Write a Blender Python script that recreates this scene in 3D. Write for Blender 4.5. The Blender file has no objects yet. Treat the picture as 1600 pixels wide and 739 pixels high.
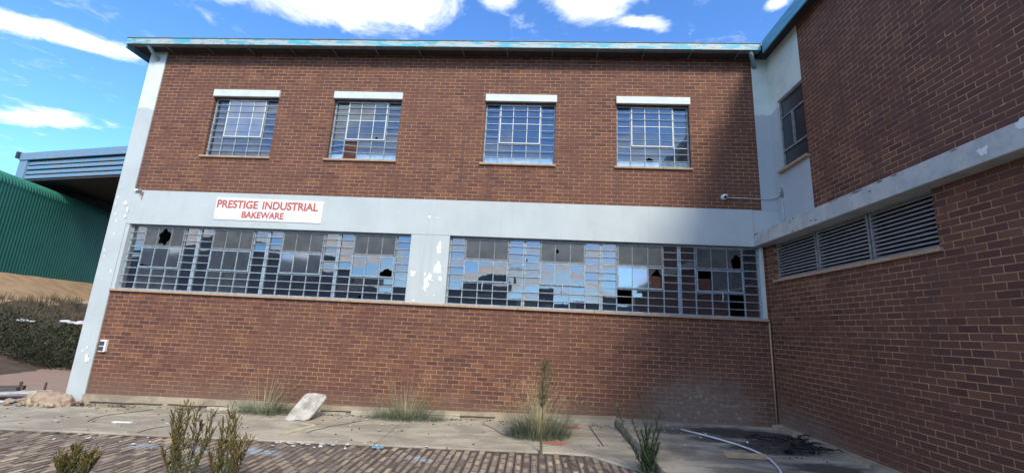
import bpy, bmesh, math, random
from mathutils import Vector, Matrix, noise
random.seed(7)
R = math.radians
C = bpy.context.scene.collection
scn = bpy.context.scene

# ------------------------------------------------------------------ camera
cam_d = bpy.data.cameras.new('camera'); cam = bpy.data.objects.new('camera', cam_d); C.objects.link(cam)
M = Matrix(((0.9975131, -0.05995816, -0.03704917),
            (0.05089403, 0.97640202, -0.20987826),
            (0.0487588, 0.20747073, 0.97702532)))
r, f, u = M.col[0].copy(), M.col[1].copy(), M.col[2].copy()
rot = Matrix((r, u, -f)).transposed().to_4x4()
cam.matrix_world = Matrix.Translation((0, -8.8, 1.76)) @ rot
cam_d.sensor_width = 36; cam_d.lens = 663.858/1600*36
cam_d.clip_start = 0.05; cam_d.clip_end = 3000
scn.camera = cam

# ------------------------------------------------------------------ light
SUN = Vector((.295, -.72, .62)).normalized()
EL = math.asin(SUN.z); AZ = math.atan2(SUN.x, SUN.y)
SKY_STRENGTH = 0.15
sd = bpy.data.lights.new('sun', 'SUN'); sd.energy = 2.35; sd.angle = R(12.0); sd.color = (1.0, .91, .76)
so = bpy.data.objects.new('sun', sd); C.objects.link(so)
so.rotation_euler = (-SUN).to_track_quat('-Z', 'Y').to_euler(); so.location = (5, -20, 20)
scn.view_settings.view_transform = 'Standard'; scn.view_settings.look = 'None'
scn.view_settings.gamma = 1; scn.view_settings.use_curve_mapping = False
scn.view_settings.exposure = 0.9

# ------------------------------------------------------------------ node helpers
class NT:
    def __init__(s, tree): s.t = tree; s.n = tree.nodes; s.l = tree.links
    def new(s, typ, **kw):
        n = s.n.new(typ)
        for k, v in kw.items(): setattr(n, k, v)
        return n
    def put(s, sock, v):
        if v is None: return
        if hasattr(v, 'is_linked') or isinstance(v, bpy.types.NodeSocket): s.l.new(v, sock)
        else:
            if isinstance(v, (tuple, list)) and len(v) == 3 and sock.type == 'RGBA': v = (*v, 1)
            sock.default_value = v
    def math(s, op, a, b=None, c=None, clamp=False):
        n = s.new('ShaderNodeMath', operation=op, use_clamp=clamp)
        s.put(n.inputs[0], a); s.put(n.inputs[1], b); s.put(n.inputs[2], c); return n.outputs[0]
    def mix(s, fac, a, b, blend='MIX'):
        n = s.new('ShaderNodeMix', data_type='RGBA', blend_type=blend)
        s.put(n.inputs[0], fac); s.put(n.inputs[6], a); s.put(n.inputs[7], b); return n.outputs[2]
    def noise(s, vec, scale, detail=4, rough=.55, dist=0):
        n = s.new('ShaderNodeTexNoise'); s.put(n.inputs['Vector'], vec)
        n.inputs['Scale'].default_value = scale; n.inputs['Detail'].default_value = detail
        n.inputs['Roughness'].default_value = rough; n.inputs['Distortion'].default_value = dist
        return n.outputs[0]
    def ramp(s, fac, a, b, lo=0., hi=1.):
        n = s.new('ShaderNodeMapRange'); n.interpolation_type = 'SMOOTHSTEP'
        s.put(n.inputs[0], fac); n.inputs[1].default_value = a; n.inputs[2].default_value = b
        n.inputs[3].default_value = lo; n.inputs[4].default_value = hi; return n.outputs[0]
    def comb(s, x, y, z):
        n = s.new('ShaderNodeCombineXYZ'); s.put(n.inputs[0], x); s.put(n.inputs[1], y); s.put(n.inputs[2], z); return n.outputs[0]
    def vscale(s, v, sc):
        n = s.new('ShaderNodeVectorMath', operation='MULTIPLY'); s.put(n.inputs[0], v); n.inputs[1].default_value = sc; return n.outputs[0]

# ------------------------------------------------------------------ world: sky with clouds
w = bpy.data.worlds.new('World'); scn.world = w; w.use_nodes = True
T = NT(w.node_tree); T.n.clear()
sky = T.new('ShaderNodeTexSky', sky_type='NISHITA', sun_disc=False)
sky.sun_elevation = EL; sky.sun_rotation = AZ; sky.altitude = 1500; sky.air_density = 1.0; sky.dust_density = .3; sky.ozone_density = 3.0
tc = T.new('ShaderNodeTexCoord'); sp = T.new('ShaderNodeSeparateXYZ'); T.l.new(tc.outputs['Generated'], sp.inputs[0])
zc = T.math('MAXIMUM', sp.outputs[2], .03)
U = T.math('DIVIDE', sp.outputs[0], zc); V = T.math('DIVIDE', sp.outputs[1], zc)
P = T.comb(U, V, 0)
n1 = T.noise(P, 5.5, 10, .66, .5); n2 = T.noise(T.vscale(P, (1, 1, 1)), 9.0, 6, .6)
def blob(cx, cy, rx, ry, ang, amp=1.):
    c, s_ = math.cos(R(ang)), math.sin(R(ang))
    du = T.math('SUBTRACT', U, cx); dv = T.math('SUBTRACT', V, cy)
    a = T.math('MULTIPLY', T.math('ADD', T.math('MULTIPLY', du, c), T.math('MULTIPLY', dv, s_)), 1/rx)
    b = T.math('MULTIPLY', T.math('SUBTRACT', T.math('MULTIPLY', dv, c), T.math('MULTIPLY', du, s_)), 1/ry)
    d = T.math('SQRT', T.math('ADD', T.math('MULTIPLY', a, a), T.math('MULTIPLY', b, b)))
    return T.math('MULTIPLY', T.math('SUBTRACT', 1.0, d, clamp=True), amp)
blobs = [(-1.90, 1.29, .46, .13, 33, 1.5), (-2.78, 2.03, .46, .17, 2, 1.2), (-.62, 1.10, .42, .25, 8, 1.9), (-.48, 1.17, .2, .11, 0, 1.2),
         (-.16, 1.15, .10, .07, 20, .8), (.16, 1.12, .20, .16, 0, 1.5), (.31, 1.24, .14, .05, 12, 1.2), (.70, 1.15, .05, .05, 0, 1.1),
         (-1.05, 1.13, .2, .05, 0, .55), (-3.3, 2.6, .3, .1, 0, .7)]
acc = None
for b in blobs:
    o = blob(*b); acc = o if acc is None else T.math('MAXIMUM', acc, o)
front = T.math('ADD', acc, T.math('MULTIPLY', T.math('SUBTRACT', n1, .5), 2.3))
fm = T.ramp(front, .10, .95)
zb_ = T.math('ADD', T.math('MAXIMUM', sp.outputs[2], 0), .14)
P2 = T.comb(T.math('DIVIDE', sp.outputs[0], zb_), T.math('DIVIDE', sp.outputs[1], zb_), 3.0)
bk = T.ramp(T.noise(P2, 1.7, 9, .62, .3), .40, .60)
isback = T.ramp(sp.outputs[1], -.05, -.15)
isback = T.ramp(T.math('MULTIPLY', sp.outputs[1], -1), .0, .1)
mask = T.math('MAXIMUM', T.math('MULTIPLY', fm, T.math('SUBTRACT', 1.0, isback)), T.math('MULTIPLY', bk, isback))
mask = T.math('MULTIPLY', mask, T.ramp(sp.outputs[2], -.02, .02))
skyc = T.mix(1.0, sky.outputs[0], (SKY_STRENGTH*.68, SKY_STRENGTH*1.03, SKY_STRENGTH*1.36, 1), 'MULTIPLY')
cl = T.mix(T.ramp(T.math('ADD', T.math('MULTIPLY', n2, .6), T.math('MULTIPLY', n1, .4)), .38, .64), (.98, 1.0, 1.03, 1), (.58, .62, .70, 1))
fin = T.mix(T.math('MULTIPLY', mask, .95), skyc, cl)
bg = T.new('ShaderNodeBackground'); bg.inputs[1].default_value = 1.0; T.l.new(fin, bg.inputs[0])
T.l.new(bg.outputs[0], T.new('ShaderNodeOutputWorld').inputs[0])

# ------------------------------------------------------------------ materials
MATS = {}
def material(name):
    m = bpy.data.materials.new(name); m.use_nodes = True; t = NT(m.node_tree)
    b = t.n['Principled BSDF']; MATS[name] = m
    g = t.new('ShaderNodeNewGeometry'); return m, t, b, g.outputs['Position']
def bump(t, b, h, strength=.4, dist=.01):
    n = t.new('ShaderNodeBump'); n.inputs['Strength'].default_value = strength; n.inputs['Distance'].default_value = dist
    t.put(n.inputs['Height'], h); t.l.new(n.outputs[0], b.inputs['Normal'])
def plain(name, col, rough=.7, var=.25, scale=6, col2=None, metal=0, bumps=.15, bs=40):
    m, t, b, p = material(name)
    c2 = col2 or tuple(c*(1-var) for c in col)
    n = t.noise(p, scale, 6, .6)
    t.put(b.inputs['Base Color'], t.mix(t.ramp(n, .38, .64), col, c2))
    b.inputs['Roughness'].default_value = rough; b.inputs['Metallic'].default_value = metal
    if bumps: bump(t, b, t.noise(p, bs, 5, .6), bumps, .01)
    return m

def brick_mat(name, axis, stain=False, blotch=1.):
    m, t, b, p = material(name)
    s = t.new('ShaderNodeSeparateXYZ'); t.l.new(p, s.inputs[0])
    h = s.outputs[axis]
    wob = t.math('MULTIPLY', t.math('SUBTRACT', t.noise(p, 1.3, 2), .5), .012)
    wob2 = t.math('MULTIPLY', t.math('SUBTRACT', t.noise(p, 9, 2), .5), .010)
    vec = t.comb(t.math('ADD', t.math('ADD', h, wob2), 40.03), t.math('ADD', t.math('ADD', s.outputs[2], wob), 12.6), 0)
    br = t.new('ShaderNodeTexBrick'); t.l.new(vec, br.inputs['Vector'])
    br.offset = .5; br.offset_frequency = 2; br.squash = 1
    br.inputs['Scale'].default_value = 1
    br.inputs['Brick Width'].default_value = .231; br.inputs['Row Height'].default_value = .084
    br.inputs['Mortar Size'].default_value = .0055; br.inputs['Mortar Smooth'].default_value = .25; br.inputs['Bias'].default_value = 0
    br.inputs['Color1'].default_value = (0, 0, 0, 1); br.inputs['Color2'].default_value = (1, 1, 1, 1); br.inputs['Mortar'].default_value = (.5, .5, .5, 1)
    tint = br.outputs['Color']
    cr = t.new('ShaderNodeValToRGB'); t.l.new(tint, cr.inputs[0])
    e = cr.color_ramp.elements
    e[0].position = 0; e[0].color = (.082, .038, .034, 1)
    e[1].position = 1; e[1].color = (.220, .098, .060, 1)
    for pos, c in ((.2, (.112, .046, .039, 1)), (.4, (.155, .069, .045, 1)), (.6, (.118, .052, .041, 1)), (.8, (.172, .076, .047, 1))):
        k = e.new(pos); k.color = c
    col = t.mix(t.ramp(t.noise(p, .55, 5, .6), .35, .7), cr.outputs[0], (.148, .067, .047, 1))
    fine = t.noise(t.vscale(p, (1, 1, 1.6)), 60, 5, .7)
    col = t.mix(t.ramp(fine, .3, .75, 0, .45), col, (.075, .035, .03, 1))
    # mortar: sandy, missing or dirty in places
    mn = t.noise(p, 2.2, 7, .75)
    mort = t.mix(t.ramp(mn, .44, .60), (.46, .285, .145, 1), (.23, .125, .075, 1))
    mort = t.mix(t.ramp(t.noise(p, 11, 5, .7), .52, .68, 0, .7), mort, (.24, .14, .10, 1))
    mort = t.mix(t.ramp(t.noise(p, 8, 3), .64, .74), mort, (.66, .50, .32, 1))
    # weathering that runs in long patches across courses
    wth = t.noise(t.vscale(p, (.6, .6, 1.5)), 1.0, 7, .7)
    col = t.mix(t.ramp(wth, .50, .68, 0, .28*blotch), col, (.095, .052, .040, 1))
    mort = t.mix(t.ramp(t.noise(t.vscale(p, (.8, .8, 1.2)), 1.3, 5, .7), .48, .66, 0, .45*blotch), mort, (.17, .095, .07, 1))
    col = t.mix(br.outputs['Fac'], col, mort)
    drip = t.noise(t.vscale(p, (5, 5, .35)), 1.0, 5, .65)
    zz = s.outputs[2]
    col = t.mix(t.math('MULTIPLY', t.ramp(drip, .54, .70, 0, .5), t.math('ADD', t.ramp(zz, 1.3, 2.1), .25)), col, (.09, .055, .045, 1))
    foot = t.math('ADD', t.math('MULTIPLY', zz, -1), t.math('MULTIPLY', t.math('SUBTRACT', t.noise(p, 1.6, 6, .7), .5), .9))
    col = t.mix(t.ramp(foot, -.55, .05, 0, .45), col, (.17, .12, .09, 1))
    if not stain:
        dy = t.math('MULTIPLY', t.math('ADD', s.outputs[1], .3), 1/2.3); dz = t.math('MULTIPLY', t.math('SUBTRACT', s.outputs[2], .1), 1/.75)
        d = t.math('SQRT', t.math('ADD', t.math('MULTIPLY', dy, dy), t.math('MULTIPLY', dz, dz)))
        k = t.math('ADD', t.math('SUBTRACT', 1.0, d), t.math('MULTIPLY', t.math('SUBTRACT', t.noise(p, 4, 6, .7), .5), .9))
        col = t.mix(t.ramp(k, .1, .8, 0, .6), col, (.19, .165, .145, 1))
    if stain:      # grey soot wash and lime bloom low on the wall near the inner corner
        dx = t.math('MULTIPLY', t.math('SUBTRACT', s.outputs[0], 3.3), 1/1.6); dz = t.math('MULTIPLY', t.math('SUBTRACT', s.outputs[2], .30), 1/.95)
        d = t.math('SQRT', t.math('ADD', t.math('MULTIPLY', dx, dx), t.math('MULTIPLY', dz, dz)))
        k = t.math('ADD', t.math('SUBTRACT', 1.0, d), t.math('MULTIPLY', t.math('SUBTRACT', t.noise(p, 5, 6, .7), .5), 1.0))
        col = t.mix(t.ramp(k, .0, .7, 0, .62), col, (.24, .185, .145, 1))
        k2 = t.math('MULTIPLY', t.ramp(k, .25, .7), t.ramp(t.noise(t.vscale(p, (1, 1, 2.2)), 7, 5, .7), .52, .66))
        col = t.mix(t.math('MULTIPLY', k2, .7), col, (.46, .40, .35, 1))
    t.put(b.inputs['Base Color'], col)
    b.inputs['Roughness'].default_value = .82; b.inputs['Specular IOR Level'].default_value = .3
    hh = t.math('ADD', t.math('MULTIPLY', t.math('SUBTRACT', 1.0, br.outputs['Fac']), 1.0), t.math('MULTIPLY', fine, .35))
    bump(t, b, hh, .8, .006)
    return m
brick_front = brick_mat('brick_front', 0, True)
brick_side = brick_mat('brick_side', 1, blotch=.45)

def plaster(name, zsplit=None, col=(.45, .51, .52)):
    m, t, b, p = material(name)
    c2 = tuple(c*.90 for c in col)
    c = t.mix(t.ramp(t.noise(p, 1.1, 6, .65), .35, .68), col, c2)
    streak = t.noise(t.vscale(p, (7, 7, .5)), 1.0, 5, .6)
    c = t.mix(t.ramp(streak, .52, .76, 0, .26), c, (.34, .33, .30, 1))
    c = t.mix(t.ramp(t.noise(p, 38, 6, .75), .62, .72, 0, .5), c, (.30, .30, .28, 1))
    c = t.mix(t.ramp(t.noise(p, 6, 8, .8, .8), .60, .64, 0, .35), c, (.56, .60, .60, 1))
    if zsplit is not None:
        s = t.new('ShaderNodeSeparateXYZ'); t.l.new(p, s.inputs[0])
        z = t.math('ADD', s.outputs[2], t.math('MULTIPLY', t.math('SUBTRACT', t.noise(p, 3.5, 6, .7), .5), .35))
        up = t.ramp(z, zsplit-.012, zsplit+.012)
        old = t.mix(t.ramp(t.noise(p, 2.5, 6, .65), .4, .65), (.60, .68, .65, 1), (.50, .60, .58, 1))
        c = t.mix(up, c, old)
    t.put(b.inputs['Base Color'], c); b.inputs['Roughness'].default_value = .75
    bump(t, b, t.noise(p, 25, 6, .6), .25, .006)
    return m
m_band = plaster('grey_plaster_paint')
m_pil_l = plaster('corner_plaster_paint', 6.38)
m_pil_r = plaster('inner_corner_plaster_paint', 6.55, (.41, .47, .51))
m_lintel = plain('lintel_paint', (.55, .61, .60), .6, .1, 5)
m_sill = plain('fired_clay_sill', (.42, .285, .18), .8, .3, 9, (.33, .235, .16))
m_peel = plain('bare_white_plaster', (.72, .74, .74), .9, .06, 20)
m_steel = plain('pale_blue_steel_paint', (.30, .38, .44), .5, .2, 14, (.19, .25, .30))
m_steel_d = plain('grimy_steel_paint', (.24, .26, .27), .6, .3, 14, (.15, .15, .15))
m_bar = plain('security_bar_paint', (.38, .44, .49), .45, .3, 20, (.28, .32, .36))
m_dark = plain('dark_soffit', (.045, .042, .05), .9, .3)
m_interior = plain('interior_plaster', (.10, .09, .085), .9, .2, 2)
m_board = plain('brown_board', (.085, .030, .020), .8, .3, 6)
m_white = plain('white_plastic', (.75, .76, .78), .4, .05, 10, bumps=0)
m_black = plain('black_plastic', (.012, .012, .014), .35, .1, 10, bumps=0)
m_rust = plain('rust_stain', (.34, .13, .05), .9, .4, 30)
m_galv = plain('galvanised_conduit', (.50, .51, .52), .45, .2, 10)

def flaky(name, base, flakes, dirt, scale=(1, 1, 1)):
    m, t, b, p = material(name)
    q = t.vscale(p, scale)
    n = t.noise(q, 3.0, 8, .7); c = t.mix(t.ramp(n, .49, .54), base, flakes)
    n_ = t.noise(q, 9.0, 6, .7); c = t.mix(t.ramp(n_, .55, .62), c, dirt)
    t.put(b.inputs['Base Color'], c); b.inputs['Roughness'].default_value = .6
    bump(t, b, n, .3, .01); return m
m_gut = flaky('peeling_gutter_paint', (.34, .43, .43), (.05, .36, .48), (.26, .23, .19), (.6, 1, 3))
m_gut_s = flaky('blue_fascia_paint', (.10, .34, .46), (.08, .26, .36), (.16, .26, .32), (1, .6, 3))
m_gut_u = plain('gutter_underside', (.16, .19, .20), .7, .3, 5)
m_pipe_p = plain('teal_pipe_paint', (.13, .27, .31), .5, .3, 12, (.25, .33, .34))
m_louvred = flaky('peeling_canopy_paint', (.17, .23, .30), (.06, .27, .47), (.34, .30, .26), (1, 1, 3.))

# concrete
def concrete(name, a, b2, joint=None, stainy=False):
    m, t, b, p = material(name)
    n = t.noise(t.vscale(p, (.7, 1.6, 1)), 1.6, 9, .72, .4); c = t.mix(t.ramp(n, .40, .60), a, b2)
    g = t.noise(p, 14, 6, .7); c = t.mix(t.ramp(g, .45, .75, 0, .4), c, tuple(x*.55 for x in a))
    c = t.mix(t.ramp(t.noise(p, 5, 7, .75, .4), .62, .72, 0, .45), c, (.33, .29, .22, 1))
    if stainy:
        s = t.new('ShaderNodeSeparateXYZ'); t.l.new(p, s.inputs[0])
        for (cx, cy, rx, ry, amt) in ((3.55, -.75, 1.5, .6, 1.), (3.6, -1.75, 1.0, .42, .95), (4.15, -1.35, .95, .62, 1.1), (2.9, -1.35, .7, .25, .8), (2.4, -.9, .5, .3, .7), (3.9, -2.6, .8, .35, .9), (2.6, -3.0, .7, .3, .6), (3.1, -3.2, .8, .3, .6), (2.2, -2.0, .35, .5, .35)):
            dx = t.math('MULTIPLY', t.math('SUBTRACT', s.outputs[0], cx), 1/rx); dy = t.math('MULTIPLY', t.math('SUBTRACT', s.outputs[1], cy), 1/ry)
            d = t.math('SQRT', t.math('ADD', t.math('MULTIPLY', dx, dx), t.math('MULTIPLY', dy, dy)))
            k = t.math('ADD', t.math('SUBTRACT', 1.0, d), t.math('MULTIPLY', t.math('SUBTRACT', t.noise(t.vscale(p, (.7, 1.6, 1)), 4, 7, .75), .5), 1.7))
            c = t.mix(t.ramp(k, .1, .55, 0, amt), c, (.045, .038, .034, 1))
    t.put(b.inputs['Base Color'], c); b.inputs['Roughness'].default_value = .88
    bump(t, b, t.math('ADD', n, t.math('MULTIPLY', t.noise(p, 60, 5, .7), .3)), .5, .02)
    return m
m_apron = concrete('apron_concrete', (.41, .365, .28), (.26, .23, .18))
m_slab = concrete('slab_concrete', (.38, .345, .28), (.20, .175, .145), stainy=True)
m_plinth = concrete('plinth_concrete', (.37, .31, .22), (.24, .20, .15))
m_beam = concrete('beam_concrete_paint', (.48, .50, .48), (.38, .41, .42))
m_gap = plain('joint_dirt', (.085, .072, .058), .95)
m_soil = plain('joint_soil', (.085, .065, .05), .95, .4, 5, bumps=.5)
m_road = plain('pink_gravel_road', (.33, .215, .165), .95, .25, 3, (.27, .20, .16), bumps=.5)
m_dirt = plain('yard_dirt', (.23, .18, .13), .95, .3, .8, bumps=.5)
m_sand = plain('sandy_bank_earth', (.40, .27, .155), .95, .3, 1.5, (.30, .20, .12), bumps=.8, bs=6)
m_drygrass_g = plain('dry_grass_earth', (.10, .07, .05), .95, .4, 2)

# ------------------------------------------------------------------ mesh builder
class MB:
    def __init__(s): s.v = []; s.f = []; s.m = []; s.cm = 0; s.col = []; s.cc = .5
    def face(s, pts):
        i = len(s.v); s.v += [tuple(p) for p in pts]; s.f.append(tuple(range(i, i+len(pts)))); s.m.append(s.cm); s.col.append(s.cc)
    def box(s, x0, x1, y0, y1, z0, z1, mat=None):
        if x0 > x1: x0, x1 = x1, x0
        if y0 > y1: y0, y1 = y1, y0
        if z0 > z1: z0, z1 = z1, z0
        c = [Vector((x, y, z)) for z in (z0, z1) for y in (y0, y1) for x in (x0, x1)]
        if mat is not None: c = [mat @ p for p in c]
        s.hexa(c)
    def hexa(s, c):
        i = len(s.v); s.v += [tuple(p) for p in c]
        for q in ((0, 2, 3, 1), (4, 5, 7, 6), (0, 1, 5, 4), (2, 6, 7, 3), (0, 4, 6, 2), (1, 3, 7, 5)):
            s.f.append(tuple(i+k for k in q)); s.m.append(s.cm); s.col.append(s.cc)
    def tube(s, pts, rad, n=8, caps=True):
        pts = [Vector(p) for p in pts]; rs = rad if isinstance(rad, (list, tuple)) else [rad]*len(pts)
        i0 = len(s.v)
        for k, p in enumerate(pts):
            d = (pts[min(k+1, len(pts)-1)] - pts[max(k-1, 0)]).normalized()
            a = d.orthogonal().normalized() if k == 0 else (pa - d*pa.dot(d)).normalized()
            pa = a; b = d.cross(a)
            for j in range(n):
                t = 2*math.pi*j/n; s.v.append(tuple(p + (a*math.cos(t)+b*math.sin(t))*rs[k]))
        for k in range(len(pts)-1):
            for j in range(n):
                a_, b_ = i0+k*n+j, i0+k*n+(j+1) % n
                s.f.append((a_, b_, b_+n, a_+n)); s.m.append(s.cm); s.col.append(s.cc)
        if caps:
            s.f.append(tuple(i0+j for j in range(n))[::-1]); s.m.append(s.cm); s.col.append(s.cc)
            e = i0+(len(pts)-1)*n; s.f.append(tuple(e+j for j in range(n))); s.m.append(s.cm); s.col.append(s.cc)
    def prism(s, poly, off):      # poly: list of 3D points, extruded by vector off
        off = Vector(off); a = [Vector(p) for p in poly]; b = [p+off for p in a]; n = len(a)
        s.face(a[::-1]); s.face(b)
        for k in range(n): s.face((a[k], a[(k+1) % n], b[(k+1) % n], b[k]))
    def build(s, name, mats, parent=None, smooth=False, loc=None, color=False, fix=True):
        me = bpy.data.meshes.new(name)
        o0 = Vector(loc) if loc is not None else Vector((0, 0, 0))
        if parent is not None:
            o0 = WP[parent.name]; 
        me.from_pydata([tuple(Vector(v)-o0) for v in s.v], [], s.f)
        if not isinstance(mats, (list, tuple)): mats = [mats]
        for m in mats: me.materials.append(m)
        for p, mi in zip(me.polygons, s.m): p.material_index = mi; p.use_smooth = smooth
        if color:
            at = me.attributes.new('tone', 'FLOAT', 'FACE')
            for k, c in enumerate(s.col): at.data[k].value = c
        if fix:
            bm = bmesh.new(); bm.from_mesh(me); bmesh.ops.remove_doubles(bm, verts=bm.verts, dist=1e-5)
            bmesh.ops.recalc_face_normals(bm, faces=bm.faces); bm.to_mesh(me); bm.free()
        me.update()
        o = bpy.data.objects.new(name, me); C.objects.link(o)
        if parent is not None: o.parent = parent; WP[o.name] = o0
        else: o.location = o0; WP[o.name] = o0
        return o
WP = {}
def tag(o, label=None, cat=None, group=None, kind=None):
    if label: o['label'] = label
    if cat: o['category'] = cat
    if group: o['group'] = group
    if kind: o['kind'] = kind
    return o
def empty(name, loc, label, cat, group=None):
    o = bpy.data.objects.new(name, None); C.objects.link(o); o.location = loc; o.empty_display_size = .2
    WP[o.name] = Vector(loc); return tag(o, label, cat, group)
def bevel(o, wd=.01, seg=2):
    md = o.modifiers.new('bevel', 'BEVEL'); md.width = wd; md.segments = seg; md.limit_method = 'ANGLE'; return o

# ------------------------------------------------------------------ SETTING: terrain
GS = .0224
def gz(x): return GS*max(-14., min(8., x))
SA = Vector((-27.3, 11.44)); SDIR = Vector((-.3175, .9483)).normalized(); SN = Vector((SDIR.y, -SDIR.x))
SN = Vector((.9483, .3175)).normalized()
def smooth(a, b, x):
    t = max(0, min(1, (x-a)/(b-a))); return t*t*(3-2*t)
def terr(x, y):
    s = (Vector((x, y))-SA).dot(SN)
    h = gz(x)-.07
    # bank rising to the green shed
    k = 1-smooth(3.6, 8.8, s) if y > -30 else 0
    k2 = 1-smooth(.2, 3.6, s)
    kk = smooth(-8, 2, y)
    t = h + kk*(k*(1.72-h) + k2*1.48)
    t += kk*k*(1-k2)*(.30*noise.noise(Vector((x*.5, y*.5, 0)))+.2*noise.noise(Vector((x*1.7, y*1.7, 4))))
    return t
xs = [-600, -300, -150, -90, -60] + [-48+i*.6 for i in range(66)] + [-8.2, -6, -3, 0, 3, 6, 9, 14, 25, 50, 90, 150, 300, 600]
ys = [-600, -300, -150, -90, -60, -40, -30, -24, -18, -12, -9, -7, -5, -3, -2, -1] + [i*.6 for i in range(70)] + [44, 55, 80, 120, 200, 350, 600]
g = MB(); g.v = [(x, y, terr(x, y)) for y in ys for x in xs]; nx = len(xs)
for j in range(len(ys)-1):
    for i in range(nx-1):
        cx, cy = (xs[i]+xs[i+1])/2, (ys[j]+ys[j+1])/2; s = (Vector((cx, cy))-SA).dot(SN)
        g.f.append((j*nx+i, j*nx+i+1, (j+1)*nx+i+1, (j+1)*nx+i)); g.col.append(0)
        g.m.append(1 if (s < 3.7 and cy > -2 and s > -60) else 2 if (s < 9.2 and cy > -2 and s > -60) else 0)
tag(g.build('ground', [m_dirt, m_sand, m_drygrass_g], smooth=True, fix=False), kind='structure')
# gravel road passing the end of the building
g = MB()
for i in range(40):
    x0, x1 = -60+i*1.27, -60+(i+1)*1.27
    g.face([(x0, .25, gz(x0)-.045), (x1, .25, gz(x1)-.045), (x1, 7.4, gz(x1)-.045), (x0, 7.4, gz(x0)-.045)])
tag(g.build('road', m_road), kind='structure')

# concrete apron in front of the wall, in bays with open joints
jx = [-60, -16, -13.1, -10.9, -8.0, -5.02, -2.38, 1.585]
aprm = MB()
def ay(x): return -2.04+.0*x
for a, b in zip(jx[:-1], jx[1:]):
    a_, b_ = a+.006, b-.006
    y0 = -.03 if a > -9.7 else -.28
    # joints lean slightly, as laid
    if b < 1.0 or False:
        poly = [(a_, y0), (b_, y0), (b_+.06, -2.05), (a_+.06, -2.05)]
    else:
        poly = [(a_, y0), (b_, y0), (b_, -2.86), (1.15, -2.44), (.84, -2.12), (.5, -2.07), (a_+.06, -2.05)]
    top = [Vector((p[0], p[1], gz(p[0])+.006*noise.noise(Vector((p[0], p[1], 3))))) for p in poly]
    aprm.prism(top, (0, 0, -.12))
apron = tag(aprm.build('pavement', m_apron), kind='structure')
bevel(apron, .012, 2)
g = MB(); g.box(-60, 1.6, -2.95, 0, -1.6, -1.5)
g = MB(); g.face([(-60, -2.3, gz(-60)-.05), (1.6, -3.0, gz(1.6)-.05), (1.6, -.02, gz(1.6)-.05), (-60, -.02, gz(-60)-.05)])

# worn brick paving, laid block by block
mp, t_, b_, p_ = material('clay_paver')
at = t_.new('ShaderNodeAttribute'); at.attribute_name = 'tone'
cr = t_.new('ShaderNodeValToRGB'); t_.l.new(at.outputs['Fac'], cr.inputs[0])
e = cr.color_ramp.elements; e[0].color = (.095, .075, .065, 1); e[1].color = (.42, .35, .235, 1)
for pos, c in ((.2, (.22, .185, .15, 1)), (.45, (.31, .26, .18, 1)), (.6, (.26, .20, .15, 1)), (.8, (.34, .29, .205, 1))): e.new(pos).color = c
cc = t_.mix(t_.ramp(t_.noise(p_, 1.0, 6, .7), .48, .68, 0, .75), t_.mix(1.0, cr.outputs[0], (1.05, 1.0, .95, 1), 'MULTIPLY'), (.13, .105, .09, 1))
cc = t_.mix(t_.ramp(t_.noise(p_, 22, 5, .7), .5, .7, 0, .5), cc, (.12, .095, .075, 1))
s_ = t_.new('ShaderNodeSeparateXYZ'); t_.l.new(p_, s_.inputs[0])
bl = t_.math('ABSOLUTE', t_.math('ADD', t_.math('SUBTRACT', s_.outputs[1], -2.62), t_.math('MULTIPLY', t_.math('SUBTRACT', t_.noise(p_, 1.2, 3), .5), .5)))
bl = t_.math('MULTIPLY', t_.ramp(bl, .16, .05), t_.ramp(t_.noise(p_, 1.6, 5, .7), .50, .60))
bl = t_.math('MULTIPLY', bl, t_.math('MULTIPLY', t_.ramp(s_.outputs[0], -7, -5.5), t_.ramp(t_.math('MULTIPLY', s_.outputs[0], -1), .2, 1.5)))
cc = t_.mix(t_.math('MULTIPLY', bl, .6), cc, (.30, .38, .44, 1))
t_.put(b_.inputs['Base Color'], cc); b_.inputs['Roughness'].default_value = .85
bump(t_, b_, t_.noise(p_, 45, 5, .7), .6, .01)
pv = MB(); PW, PL = .107, .235
rr = random.Random(3)
i = 0
x = -17.0
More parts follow.
